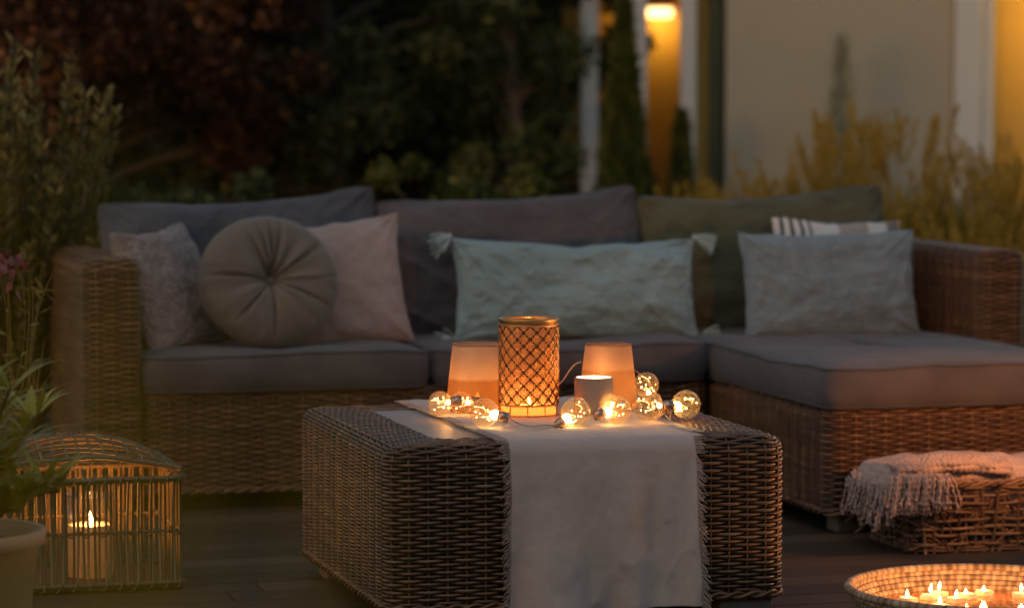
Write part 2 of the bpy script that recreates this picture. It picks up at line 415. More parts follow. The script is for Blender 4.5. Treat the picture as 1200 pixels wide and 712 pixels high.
def wicker_box(name, lo, hi, parent, r=.04, top_in=.05, er=.03, stake=.044, side=.034, pitch=.0086, sr=.0039, amp=.0056, sub=5, mat='rattan', droop=.0):
    a = (hi[0] - lo[0]) / 2; b = (hi[1] - lo[1]) / 2; cx = (hi[0] + lo[0]) / 2; cy = (hi[1] + lo[1]) / 2
    z0, z1 = lo[2], hi[2]
    nx, ny, nc = loop_param(a, b, r, stake, side)
    prof = []                                   # (inset, z, normal_out, normal_z)
    Lv = z1 - er - z0; La = er * pi / 2; Lt = max(0, top_in - er); Ltot = Lv + La + Lt
    ss = list(np.linspace(0, Lv + La * .6, max(3, int((Lv + La * .6) / pitch)) + 1))
    nt_ = max(1, round((Ltot - ss[-1]) / .0135)); ss += [ss[-1] + (Ltot - ss[-1]) * (i + 1) / nt_ for i in range(nt_)]
    for s_ in ss:
        if s_ < Lv: prof.append((0, z0 + s_, 1, 0))
        elif s_ < Lv + La: q = (s_ - Lv) / er; prof.append((er * (1 - cos(q)), z1 - er + er * sin(q), cos(q), sin(q)))
        else: prof.append((er + s_ - Lv - La, z1, 0, 1))
    mb = MB(); stakes = []
    wob = rng.random() * 50
    for k, (ins, z, no, nz) in enumerate(prof):
        P, N = loop_pts(a - ins, b - ins, max(r - ins, .006), nx, ny, nc, sub)
        j = np.arange(len(P)); ph = np.cos(pi * j / sub + pi * (k % 2) * np.abs(N[:, 1]))
        off = amp * (1 - .6 * nz ** 2) * (.62 + .38 * np.abs(N[:, 1])) * ph + .0012 * vnoise(j * .13 + wob, k * .9 + P[:, 0] * 0, 5)
        jit = .0010 * vnoise(j * .09, j * 0 + k * 1.7 + wob, 3)
        Q = np.zeros((len(P), 3))
        Q[:, 0] = P[:, 0] + N[:, 0] * no * off + cx - N[:, 0] * jit * nz; Q[:, 1] = P[:, 1] + N[:, 1] * no * off + cy - N[:, 1] * jit * nz
        Q[:, 2] = z + nz * off + jit * no
        tn = .42 + .22 * (rng.random() - .5) + .45 * vnoise(j * .05, j * 0 + k * 3.3 + wob, 9) + .16 * ph
        mb.tube(Q, sr, 6, True, tn, flat=1.0)
        stakes.append((P + N * 0, z))
    # stakes run up the profile between the strands
    idx = np.arange(0, len(stakes[0][0]), sub)
    step = [0] + list(range(3, len(stakes) - 1, 3)) + [len(stakes) - 1]
    for j in idx:
        Q = np.array([(stakes[q][0][j, 0] + cx, stakes[q][0][j, 1] + cy, stakes[q][1]) for q in step])
        mb.tube(Q, .0036, 4, False, .3 + .3 * rng.random(), caps=False)
    # braided border at the bottom
    P, N = loop_pts(a, b, r, nx, ny, nc, sub)
    for q in range(2):
        j = np.arange(len(P)); ph = 2 * pi * j / (sub * 2) + q * pi
        Q = np.stack([P[:, 0] + cx + N[:, 0] * (.003 + .004 * np.cos(ph)), P[:, 1] + cy + N[:, 1] * (.003 + .004 * np.cos(ph)), z0 - .003 + .006 * np.sin(ph)], -1)
        mb.tube(Q, .0055, 5, True, .5 + .3 * vnoise(j * .1, j * 0 + q, 2))
    body = mb.build(name, M[mat], parent)
    bk = MB(); e = .007
    rings = []
    for ins, z in [(e + .1, z0 + .004), (e, z0 + .004), (e, z1 - er)] + [(e + er * (1 - cos(q)) - e * (1 - cos(q)), z1 - er + (er - e) * sin(q)) for q in (.5, 1.0, pi / 2)] + ([(top_in - .002, z1 - e)] if Lt > .01 else []) + [(min(a, b) * .98, z1 - e - .001)]:
        P, N = loop_pts(max(a - ins, .003), max(b - ins, .003), max(min(r - ins, min(a, b) - ins), .002), 4, 4, 3, 1)
        rings.append(np.column_stack([P[:, 0] + cx, P[:, 1] + cy, np.full(len(P), z)]))
    bk.grid(np.array(rings)[:, ::-1], False, True)
    bk.build('inner_lining', M['rattan_back'], body)
    return body
def foot(parent, u, v, h=.062, s=.085):
    f = MB(); f.box((u - s / 2, v - s / 2, 0), (u + s / 2, v + s / 2, h), .004); return f.build('foot', M['foot'], parent)

# ------------------------------------------------------------------ sofa, two sections
sofa = empty('sofa_section', W(0, 0), TH)
tag(sofa, 'long brown rattan sofa section with the left armrest and two seats', 'sofa', 'sections of the rattan corner sofa')
wicker_box('armrest', (0, 0, .062), (.162, .85, .735), sofa, .035, .075, .03)
wicker_box('seat_base', (.172, .01, .062), (1.895, .72, .345), sofa, .03, .06, .02)
wicker_box('backrest', (.172, .735, .062), (1.895, .85, .70), sofa, .03, .05, .025)
for u, v in ((.08, .09), (.08, .76), (1.83, .09), (1.83, .76)): foot(sofa, u, v)
ch = empty('chaise_section', W(1.92, -.93), TH)
tag(ch, 'brown rattan chaise section jutting forward with the right armrest behind it', 'sofa', 'sections of the rattan corner sofa')
wicker_box('seat_base', (0, 0, .062), (.862, 1.65, .345), ch, .04, .06, .02)
wicker_box('armrest', (.872, .93, .062), (1.028, 1.78, .725), ch, .035, .075, .03)
wicker_box('backrest', (0, 1.665, .062), (.862, 1.78, .70), ch, .03, .05, .025)
for u, v in ((.085, .07), (.78, .07), (.085, 1.68), (.96, 1.0), (.96, 1.7)): foot(ch, u, v)

def seat_cushion(label, u0, u1, v0, v1, z0, z1, seed, sag=.0):
    a = (u1 - u0) / 2; b = (v1 - v0) / 2; hgt = z1 - z0
    nu, nv = 72, 72
    r = .035
    def outline(ins, k=30):
        P, N = loop_pts(a - ins, b - ins, max(.006, r + .02 - ins), 24, 24, 5, 1); return P, N
    rows = []
    P0, N0 = outline(0)
    bulge = [( -.004, 0.0), (-.001, .02), (.006, .3), (.008, .5), (.006, .7), (-.001, .96), (-.004, 1.0)]
    cr = lambda X, Y: .014 * np.clip(1 - (X / a) ** 4, 0, 1) * np.clip(1 - (Y / b) ** 4, 0, 1)
    def drop(X, Y): return .016 * fnoise(X * 2.4 + seed * 7, Y * 2.4, seed) - .010 * np.exp(-(X / .2) ** 2 - ((Y + .02) / .22) ** 2) + .006 * fnoise(X * 9 + seed, Y * 9, seed + 3)
    for off, h in bulge:
        X = P0[:, 0] + N0[:, 0] * off; Y = P0[:, 1] + N0[:, 1] * off
        wv = .009 * fnoise((X + Y) * 8 + seed, h * 2 + (X - Y) * 5, seed, 3)
        rows.append(np.column_stack([X + N0[:, 0] * wv, Y + N0[:, 1] * wv, z0 + hgt * h + (h > .5) * drop(X, Y)]))
    pipe_top = rows[-1].copy(); pipe_bot = rows[0].copy()
    for ins in (.006, .014, .03, .06, .1, .15, .2, .26, .32, min(a, b) - .01):
        ins = min(ins, min(a, b) - .008)
        P, N = outline(ins); X, Y = P.T
        e_ = min(1, ins / .09)
        rows.append(np.column_stack([X, Y, z1 + drop(X, Y) + .016 * (1 - (1 - e_) ** 2)]))
    mb = MB(); mb.grid(np.array(rows)[:, ::-1], False, True)
    bot = MB()
    o = None
    rws = np.array(rows); c = rws[-1].mean(0)
    mb.add(np.vstack([rws[-1], c[None]]), F3=[[i, (i + 1) % len(P0), len(P0)] for i in range(len(P0))])
    rb = rws[0]; cb = rb.mean(0)
    mb.add(np.vstack([rb, cb[None]]), F3=[[(i + 1) % len(P0), i, len(P0)] for i in range(len(P0))])
    o = mb.build('seat_cushion', M['sofa_fabric'], None, W((u0 + u1) / 2, (v0 + v1) / 2), TH)
    tag(o, label, 'cushion', 'seat cushions of the sofa')
    pm = MB(); pm.tube(pipe_top + [0, 0, .001], .0045, 6, True); pm.tube(pipe_bot + [0, 0, .001], .0045, 6, True)
    pm.build('piping', M['piping'], o)
    return o
seat_cushion('thick grey seat cushion beside the left armrest under the round pillow', .168, 1.025, -.012, .66, .35, .452, 1)
seat_cushion('thick grey seat cushion in the middle of the sofa under the long teal pillow', 1.035, 1.898, -.012, .66, .35, .452, 2)
seat_cushion('long grey chaise cushion in front of the grey flecked pillow', 1.914, 2.778, -.945, .66, .35, .452, 3)

def soft(name, label, cat, w_, h_, T, mat, M4, group=None, pinch=.06, sag=(0, 0, 0, 0), seed=0, wr=.006, nx=90, nz=64, power=.5, pipe=False, topdip=0.0, grain=0.0, ears=0.0, rc=0.0, creases=()):
    """knife-edge pillow in its own x (width), z (height), y (thickness) frame; M4 places it"""
    s_ = np.linspace(-1, 1, nx); q = np.linspace(-1, 1, nz)
    s_ = np.sin(s_ * pi / 2) * .35 + s_ * .65; q = np.sin(q * pi / 2) * .35 + q * .65
    S, Q = np.meshgrid(s_, q, indexing='ij')
    X = S * w_ / 2 * (1 - pinch * (1 - Q ** 2) * np.abs(S) ** 3)
    Z = Q * h_ / 2 * (1 - pinch * (1 - S ** 2) * np.abs(Q) ** 3)
    Z = Z - topdip * (1 - S ** 2) * np.clip(Q, 0, 1) ** 2
    Z = Z + ears * ((.5 + .5 * S) ** 3) * np.clip(Q, 0, 1) ** 3
    X = X * (1 - rc * np.abs(Q) ** 9); Z = Z * (1 - rc * 1.8 * np.abs(S) ** 12)
    base = (np.clip(1 - np.abs(S) ** 2.6, 0, 1) ** power) * (np.clip(1 - np.abs(Q) ** 2.6, 0, 1) ** power)
    cnr = np.minimum(1, ((1 - np.abs(S)) + (1 - np.abs(Q))) * 1.6)
    wk = fnoise(S * 2.5 + seed * 3.1, Q * 2.5 + seed, seed, 4) * wr * 1.6
    # creases radiating from corners
    for cx_ in (-1, 1):
        for cz_ in (-1, 1):
            dx = (S - cx_) * w_ / 2; dz = (Q - cz_) * h_ / 2; rr = np.hypot(dx, dz); an = np.arctan2(dz, dx)
            wk = wk + wr * np.exp(-rr / (.09 + .1 * min(w_, h_))) * vnoise(an * 7 + seed + cx_ * 3, rr * 6 + cz_, seed + 5) * 2.2
    for ang, fq, am in creases:
        Cx = (X * cos(ang) + Z * sin(ang)); Cz = (-X * sin(ang) + Z * cos(ang))
        rd = 1 - np.abs(vnoise(Cx * fq * .22 + .8 * Cz * 3, Cz * fq + seed, seed + 31)) * 2 / .5 * .5
        wk = wk + am * np.clip(rd, 0, 1) ** 5 * (.5 + vnoise(Cx * 4, Cz * 4, seed + 2)) 
    edge = np.minimum(1, 3.5 * base)
    Zs = T / 2 * base * (.6 + .4 * cnr)
    X = X + .004 * fnoise(Q * 4 + seed, S * 4, seed + 8) * (np.abs(S) > .8)
    Z = Z + .010 * fnoise(S * 3 + seed, Q * 0 + 2, seed + 9) * np.clip(Q, 0, 1)
    gr = grain * fnoise(S * w_ * 55, Q * h_ * 55, seed + 4, 2) if grain else 0
    F = np.stack([X, -(Zs + (wk + gr) * edge), Z], -1); Bk = np.stack([X, (Zs - wk * edge), Z], -1)
    mb = MB(); mb.grid(F); mb.grid(Bk[::-1])
    o = mb.build(name, mat if not isinstance(mat, str) else M[mat]); o.matrix_world = M4
    tag(o, label, cat, group)
    E = np.concatenate([F[:, 0], F[-1, 1:], F[::-1, -1][1:], F[0, ::-1][1:-1]])
    if pipe:
        pm = MB(); pm.tube(E, .005, 6, True); pm.build('piping', M['piping'] if pipe is True else M[pipe], o)
    return o, F
def place(u, v, z, yaw=0.0, lean=0.0, roll=0.0):
    """yaw about the vertical relative to the sofa, lean = top going backwards, roll in the face plane"""
    return Matrix.Translation(W(u, v, z)) @ Matrix.Rotation(TH + yaw, 4, 'Z') @ Matrix.Rotation(-lean, 4, 'X') @ Matrix.Rotation(roll, 4, 'Y')

# back cushions
BG = 'back cushions of the sofa'
soft('back_cushion', 'grey back cushion, its cool light painted into the fabric, behind the round pillow, its right corner raised', 'cushion', .88, .49, .20, 'cool_light_fabric', place(.565, .575, .655, 0, radians(12), radians(-1.5)), BG, .03, seed=11, wr=.012, pipe=True, creases=((-.5, 9, .012), (.8, 13, .008), (1.5, 7, .010)), nx=140, nz=80, power=.34, topdip=.02, ears=.03, rc=.03)
soft('back_cushion', 'dark grey back cushion behind the long teal pillow', 'cushion', .875, .49, .20, 'sofa_fabric', place(1.435, .575, .655, 0, radians(12), radians(-1)), BG, .03, seed=12, wr=.012, pipe=True, creases=((-.5, 9, .012), (.8, 13, .008), (1.5, 7, .010)), nx=140, nz=80, power=.34, topdip=.02, ears=.025, rc=.03)
soft('back_cushion', 'grey back cushion with an added olive tint behind the striped pillow', 'cushion', .87, .49, .20, 'olive_tint_fabric', place(2.29, .575, .655, 0, radians(12), radians(-1)), BG, .03, seed=13, wr=.012, pipe=True, creases=((-.5, 9, .012), (.8, 13, .008), (1.5, 7, .010)), nx=140, nz=80, power=.34, topdip=.02, ears=.025, rc=.03)

# throw pillows
soft('throw_pillow', 'fuzzy mottled pink grey pillow leaning on the left armrest', 'pillow', .40, .40, .15, 'fuzzy', place(.29, .30, .63, radians(46), radians(21), radians(-3)), pinch=.09, seed=3, wr=.010, grain=.005)
soft('throw_pillow', 'square beige linen pillow behind the round pillow', 'pillow', .41, .41, .15, 'pink', place(.835, .38, .635, radians(-6), radians(14), radians(-6)), pinch=.09, seed=5, wr=.010, creases=((-.6, 16, .006), (.9, 22, .004)))
lum, LF = soft('throw_pillow', 'long crumpled teal pillow with a tassel at each corner', 'pillow', .80, .325, .15, 'teal', place(1.573, .33, .612, radians(0), radians(12), radians(.5)), pinch=.05, seed=6, wr=.016, topdip=.022, nx=200, nz=90, creases=((-.7, 18, .012), (-.9, 30, .006), (.9, 24, .005), (-1.3, 26, .006)))
soft('throw_pillow', 'flecked grey rectangular pillow in front of the striped one', 'pillow', .59, .345, .14, 'grey', place(2.385, .24, .612, radians(-2), radians(10), radians(-1)), pinch=.06, seed=7, creases=((-.7, 14, .006), (.9, 11, .005)), wr=.012, grain=.003)
stp, SF = soft('throw_pillow', 'black and white striped pillow peeking out behind the flecked grey one', 'pillow', .44, .36, .12, 'stripe', place(2.485, .42, .638, radians(-2), radians(12), radians(2)), pinch=.06, seed=8, wr=.006)
def tassel(parent, p, dr, mat, L=.062, n=70, R=.026):
    mb = MB(); dr = np.array(dr, float); dr /= np.linalg.norm(dr)
    mb.ball(tuple(p), .010)
    for i in range(n):
        a = rng.normal(0, 1, 3); a -= dr * (a @ dr); a *= R / 1.6
        t = np.linspace(0, 1, 5)[:, None]
        Q = p + dr * L * t + a * t ** .6 + np.array([0, 0, -.012]) * t ** 2
        mb.tube(Q, .0024, 4, False)
    return mb.build('tassel', mat, parent)
M['teal_light'] = fabric('tassel_yarn', (.36, .48, .48), (.46, .58, .57), 800)
for (i, j), dr in (((0, -1), (-1, -.3, -.45)), ((-1, -1), (1, -.3, -.35)), ((0, 0), (-1, -.4, -.1)), ((-1, 0), (1, -.4, .0))):
    tassel(lum, LF[i, j] + np.array([0, -.005, 0]), dr, M['teal_light'])
fr = MB()
for k in range(46):                             # fringe down the striped pillow's right side
    j = int(k / 46 * (SF.shape[1] * .55)); p = SF[-1, j]
    tt = np.linspace(0, 1, 4)[:, None]
    fr.tube(p + np.array([.035 + .01 * rng.random(), rng.normal(0, .006), -.02 - .02 * rng.random()]) * tt + np.array([0, 0, -.01]) * tt ** 2, .0022, 4)
fr.build('fringe', M['throw'], stp)

# round pleated pillow
def round_pillow():
    nr, na = 40, 220
    mb = MB(); R = .216
    for side in (-1, 1):
        rr = np.linspace(0.001, 1, nr) ** .8; an = np.linspace(0, 2 * pi, na, endpoint=False)
        RR, A = np.meshgrid(rr, an, indexing='ij')
        th = .075 * np.clip(1 - RR ** 3.2, 0, 1) ** .5
        dimple = -.045 * np.exp(-(RR / .17) ** 2) - .02 * np.exp(-(RR / .45) ** 2)
        pl = .010 * vnoise(A * 26 / (2 * pi) * 1.0, RR * 0 + 3, 4) * 2 * np.exp(-((RR - .3) / .45) ** 2) * np.minimum(1, RR * 5)
        pl += .012 * vnoise(A * 60 / (2 * pi), RR * 1.5, 7) * np.clip((RR - .62) / .38, 0, 1) * np.clip((1 - RR) * 12, 0, 1)
        deep = -.018 * sum(np.exp(-((np.angle(np.exp(1j * (A - a0)))) / wd) ** 2) * np.exp(-((RR - .45) / .4) ** 2) for a0, wd in ((1.55, .035), (1.75, .05), (1.35, .04), (2.0, .04), (-1.6, .03), (3.05, .04), (.6, .04), (-.5, .035), (-2.3, .04)))
        y_ = th + dimple + pl + deep
        Rr = R * RR * (1 + .010 * vnoise(A * 40 / (2 * pi), RR * 0, 2) * np.clip((RR - .8) * 5, 0, 1))
        G = np.stack([Rr * np.cos(A), side * y_, Rr * np.sin(A) * .93], -1)
        mb.grid(G if side > 0 else G[:, ::-1], False, True)
    o = mb.build('round_pillow', M['velvet']); o.matrix_world = place(.575, .20, .655, radians(6), radians(16), 0)
    tag(o, 'round grey velvet pillow pleated towards a central button', 'pillow')
    b = MB(); b.ball((0, -.012, 0), .012, sz=1); b.build('button', M['velvet'], o)
round_pillow()

# ------------------------------------------------------------------ coffee table
TU, TV, TW, TD, TZ = .392, -2.145, .945, .955, .42
tab = empty('coffee_table', W(TU, TV), TH)
tag(tab, 'low square brown rattan coffee table in the middle of the deck', 'coffee table')
wicker_box('woven_body', (0, 0, .062), (TW, TD, TZ), tab, .05, .145, .032)
b = MB(); b.box((.14, .14, .40), (TW - .14, TD - .14, .4215), .003); b.build('tabletop', M['board'], tab, smooth=False)
for u, v in ((.08, .10), (TW - .09, .08), (.08, TD - .09), (TW - .09, TD - .09)): foot(tab, u, v, .06, .09 if u < .5 else .13)

# linen runner over the table
def runner():
    U0, U1 = .672, 1.112
    nu = 110
    path = [(TV + TD + .012, .17), (TV + TD + .012, .40)]
    path += [(TV + TD - .02 + .032 * cos(q), .396 + .034 * sin(q)) for q in np.linspace(.2, pi / 2, 5)]
    path += [(v, .430) for v in np.linspace(TV + TD - .05, TV + .04, 26)]
    path += [(TV + .022 - .036 * sin(q), .394 + .036 * cos(q)) for q in np.linspace(.2, pi / 2, 7)]
    path += [(TV - .0145, z) for z in np.linspace(.375, .045, 90)]
    path = np.array(path); n = len(path)
    G = np.zeros((nu, n, 3)); uu = np.linspace(U0, U1, nu)
    for j, (v, z) in enumerate(path):
        hang = max(0, (.38 - z) / .33) if v < TV else 0
        top = 1.0 if z > .42 else 0
        fold = .034 * hang ** .6 * (np.sin(uu * 34 + .9 * sin(z * 7)) * .45 + vnoise(uu * 22, z * 2.5 + uu * 0, 3) * 1.6 + .8)
        cr_ = .004 * fnoise(uu * 22, z * 16 + v * 9 + uu * 0, 6, 4)
        cr_ = cr_ + hang * .003 * np.clip(1 - np.abs(vnoise(uu * 9 + z * 5, z * 6 - uu * 7, 14)) * 4, 0, 1) ** 3 + hang * .0025 * np.clip(1 - np.abs(vnoise(uu * 13 - z * 8, z * 5 + uu * 6, 24)) * 5, 0, 1) ** 3
        G[:, j, 0] = uu + .006 * hang * np.sin(z * 14) * (uu - U0) / .4 + .004 * vnoise(v * 5 + z * 9 + uu * 0, uu * 0, 2)
        G[:, j, 1] = v - fold - cr_ * (1 - top) - .003 * hang
        G[:, j, 2] = z + top * (cr_ * 1.2 + .0015)
    # back-left corner skewed outwards as in the photo
    k = np.clip((G[..., 1] - (TV + .55)) / .4, 0, 1) * (G[..., 2] > .3)
    G[..., 0] -= k * .015 * (1 - (G[..., 0] - U0) / (U1 - U0))
    top = MB(); top.grid(G - np.array([TU, TV, 0])); low = G - np.array([TU, TV, 0])
    o = top.build('table_runner', M['runner'], None, W(TU, TV), TH)
    tag(o, 'pale frayed linen runner hanging over the front of the coffee table', 'table runner')
    md = o.modifiers.new('thick', 'SOLIDIFY'); md.thickness = .0018; md.offset = 0
    f = MB()
    for side, E in ((-1, low[0]), (1, low[-1])):
        seg = np.linalg.norm(np.diff(E, axis=0), axis=1); L = np.concatenate([[0], np.cumsum(seg)])
        s_ = 0
        while s_ < L[-1]:
            p = np.array([np.interp(s_, L, E[:, q]) for q in range(3)])
            h = p[2] < .39
            ln = .012 + .016 * rng.random()
            dr = np.array([side * ln * (.5 + .5 * rng.random()), rng.normal(-.002, .003), (-ln * (.3 + .9 * rng.random()) if h else .0005)]) if h else np.array([side * ln, rng.normal(0, .006), -.001])
            tt = np.array([0, .5, 1])[:, None]
            f.tube(p + dr * tt + np.array([0, -.002, 0]) * (tt * (1 - tt) * 4), .0008, 3, caps=False)
            s_ += .0022
    f.build('fringe', M['runner'], o)
runner()
TT = .4335    # cloth top

# ------------------------------------------------------------------ candles, lanterns and bulbs on the table
def flame(parent, p, h=.022, r=.006, name='flame'):
    f = MB(); pr = [(r * sin(pi * q ** .7) * (1 - .35 * q) + 1e-4, h * q) for q in np.linspace(0, 1, 10)]
    f.lathe(pr, 10, p); return f.build(name, M['flame'], parent)
def tealight(u, v, z, label, group, watts=.35, R=.02, tall=.018, lift=.012):
    o = empty('tealight', W(u, v, z), TH); tag(o, label, 'candle', group)
    c = MB(); c.lathe([(0.001, 0), (R, 0), (R, tall), (R - .002, tall), (R - .003, tall - .003), (.001, tall - .004)], 24); c.build('wax', M['wax'], o)
    flame(o, (0, 0, tall)); lamp('candle_light', (0, 0, tall + lift), watts, WARM, .007, o)
    return o
# gold lattice lantern
def lattice_lantern():
    o = empty('lattice_lantern', W(.866, -1.63, TT), TH); tag(o, 'tall gold cylinder lantern with a diamond lattice', 'lantern')
    R, Hh = .0715, .236
    b = MB()
    for z, r_ in ((Hh - .003, .003), (Hh - .016, .0025)):
        a = np.linspace(0, 2 * pi, 64, endpoint=False); b.tube(np.column_stack([R * np.cos(a), R * np.sin(a), np.full(64, z)]), r_, 6, True)
    b.lathe([(R - .001, Hh - .016), (R + .0005, Hh - .003)], 64)
    b.build('rim', M['gold'], o)
    l = MB(); g_ = MB(); NA = 14; NR = 6; z0, z1 = .027, Hh - .016; dz = (z1 - z0) / NR
    for k in range(NA):
        for sg in (-1, 1):
            t_ = np.linspace(0, NR, NR * 10 + 1); a = 2 * pi * (k + sg * t_) / NA
            l.tube(np.column_stack([R * np.cos(a), R * np.sin(a), z0 + t_ * dz]), .0022, 4)
        for half in (0, 1):
            for r_ in range(NR if half == 0 else NR - 1):
                ca = 2 * pi * (k + .5 + half * .5) / NA; cz = z0 + (r_ + .5 + half * .5) * dz if False else z0 + (r_ + (.5 if half == 0 else 1.0)) * dz
                if half == 0: ca = 2 * pi * (k + (0.5)) / NA
                else: ca = 2 * pi * k / NA
                da = pi / NA * .66; hz = dz / 2 * .66
                c4 = [(ca + da, cz), (ca, cz + hz), (ca - da, cz), (ca, cz - hz)]
                P = []
                for (a1, y1), (a2, y2) in zip(c4, c4[1:] + c4[:1]):
                    for q in (0, .33, .66): aa = a1 + (a2 - a1) * q; P.append(((R + .0008) * cos(aa), (R + .0008) * sin(aa), y1 + (y2 - y1) * q))
                g_.tube(np.array(P), .0014, 4, True)
    l.build('lattice', M['bronze'], o); g_.build('diamond_inlay', M['gold'], o)
    c = MB(); c.lathe([(.001, .004), (R - .004, .004), (R - .004, Hh - .02)], 48); c.build('glass_liner', M['mercury'], o)
    f = MB()
    for k in range(10): a = 2 * pi * k / 10; f.tube(np.array([[R * cos(a), R * sin(a), 0], [R * cos(a), R * sin(a), .027]]), .0018, 5)
    a = np.linspace(0, 2 * pi, 48, endpoint=False); f.tube(np.column_stack([R * np.cos(a), R * np.sin(a), np.full(48, .002)]), .002, 5, True)
    f.tube(np.column_stack([R * np.cos(a), R * np.sin(a), np.full(48, .027)]), .0026, 5, True)
    f.build('base', M['gold'], o)
    tealight(.866, -1.63, TT + .006, 'low tealight burning inside the gold lattice lantern', 'tealights on the table', 1.1, .024)
lattice_lantern()
def frosted(label, u, v, rt, rb, h, mat, watts):
    o = empty('candle_holder', W(u, v, TT), TH); tag(o, label, 'candle holder', 'frosted glass candle holders on the table')
    g_ = MB(); g_.lathe([(.001, .004), (rb - .01, .002), (rb - .002, .006), (rb, .014)] + [(rb + (rt - rb) * q, .014 + (h - .014) * q) for q in np.linspace(.1, 1, 10)] + [(rt - .001, h + .002), (rt - .003, h)], 56)
    g_.build('glass', M[mat], o)
    rm = MB(); a = np.linspace(0, 2 * pi, 56, endpoint=False); rm.tube(np.column_stack([rt * np.cos(a), rt * np.sin(a), np.full(56, h)]), .0016, 5, True); rm.build('rim', M[mat], o)
    tealight(u, v, TT + .006, 'tealight glowing inside ' + label, 'tealights on the table', watts, lift=.035)
frosted('the tapered amber glass left of the gold lantern', .772, -1.50, .062, .078, .163, 'frost_l', .05)
frosted('the tapered amber glass right of the gold lantern', 1.09, -1.56, .057, .074, .160, 'frost_r', .045)
# small stoneware candle
cup = empty('candle_cup', W(1.022, -1.66, TT), TH); tag(cup, 'small grey stoneware cup with a glowing candle filling its top', 'candle')
c = MB(); R = .0475; c.lathe([(.001, 0), (R - .004, 0), (R - .001, .004), (R, .012), (R, .088), (R - .003, .091), (R - .005, .089), (R - .006, .08)], 48); c.build('cup', M['concrete'], cup)
c = MB(); c.lathe([(R - .0055, .0895), (.02, .0890), (.001, .0885)], 40); c.build('wax', M['hot_wax'], cup)
flame(cup, (0, 0, .087), .007, .003); lamp('candle_light', (0, 0, .10), .12, WARM, .01, cup)

# string of globe bulbs
def string_light():
    o = empty('string_light', W(.9, -1.9, TT), TH); tag(o, 'string of clear globe bulbs lying round the candles on the runner', 'string light')
    def L(u, v, z): return np.array([u - .9, v + 1.9, z])
    # (u, v, z of centre, radius, direction of the cap, lit)
    B = [(.652, -1.60, .030, .030, (.8, -.5, .15), .5), (.705, -1.60, .030, .028, (.9, .3, 0), .3), (.690, -1.87, .034, .034, (1, -.25, -.25), 1.2),
         (.895, -1.93, .035, .035, (-.75, .15, -.55), 1.3), (1.005, -1.90, .034, .034, (-1, -.1, -.2), .9), (1.15, -1.68, .070, .031, (.1, -.4, -.8), .3),
         (1.095, -1.86, .038, .037, (.9, -.3, .0), .5), (1.205, -1.82, .034, .035, (-1, -.15, -.15), 1.0), (1.045, -1.70, .028, .026, (.5, -.6, 0), .4)]
    ends = []
    for i, (u, v, z, r, dr, wt) in enumerate(B):
        dr = np.array(dr, float); dr /= np.linalg.norm(dr); c = L(u, v, z)
        g_ = MB(); g_.ball(tuple(c), r, n=20, k=28); gb = g_.build('bulb', M['glass_bulb'], o)
        p0 = c + dr * r * .93
        s_ = MB(); s_.tube(np.array([p0, p0 + dr * .006, p0 + dr * .007, p0 + dr * .026, p0 + dr * .028]), np.array([.010, .0125, .0135, .0125, .006]), 18); s_.build('socket', M['copper_cap'], gb)
        e_ = MB(); pc = p0 - dr * .004; e_.ball(tuple(pc - dr * .003), .006 + .006 * (wt > .8), n=10, k=14)
        for q in range(9):                      # little wire loop inside the globe
            a = rng.normal(0, 1, 3); a -= dr * (a @ dr); a /= np.linalg.norm(a)
            e_.ball(tuple(pc - dr * r * (.2 + .15 * q) + a * r * .45), .0015, n=5, k=6)
        e_.tube(np.array([pc - dr * r * (.0 + .15 * q) + r * .3 * np.array([sin(q * 2.1), cos(q * 1.7), sin(q)]) * min(1, q * .5) for q in np.linspace(0, 9, 40)]), .00014, 3)
        e_.build('filament', M['led'], gb)
        fw_ = MB(); fw_.tube(np.array([pc - dr * r * (.0 + .15 * q) + r * .32 * np.array([sin(q * 2.1), cos(q * 1.7), sin(q)]) * min(1, q * .5) for q in np.linspace(0, 9, 40)]), .0005, 3); fw_.build('filament_wire', M['cable'], gb)
        lamp('bulb_light', tuple(pc - dr * .006), .14 * wt, WARM, .006, o)
        ends.append(p0 + dr * .028)
    cb = MB()
    order = [0, 1, 2, 3, 4, 8, 6, 7, 5]
    for a, b_ in zip(order[:-1], order[1:]):
        p, q = ends[a], ends[b_]; t_ = np.linspace(0, 1, 14)[:, None]
        m_ = p * (1 - t_) + q * t_; m_[:, 2] = np.maximum(.003, m_[:, 2] * (1 - 4 * t_[:, 0] * (1 - t_[:, 0])) + .003)
        m_[:, 1] += .012 * np.sin(t_[:, 0] * 9)
        cb.tube(m_, .0016, 5)
    def bez(P, n=24):
        P = [np.array(x, float) for x in P]; t_ = np.linspace(0, 1, n)[:, None]
        return (1 - t_) ** 3 * P[0] + 3 * (1 - t_) ** 2 * t_ * P[1] + 3 * (1 - t_) * t_ ** 2 * P[2] + t_ ** 3 * P[3]
    cb.tube(bez([L(.94, -1.56, .058), L(.985, -1.56, .060), L(1.0, -1.50, .11), L(1.035, -1.515, .115)]), .0016, 5)
    cb.tube(bez([L(1.15, -1.53, .105), L(1.165, -1.55, .09), L(1.17, -1.60, .09), L(1.175, -1.66, .05)]), .0016, 5)
    cb.build('cable', M['cable'], o)
string_light()

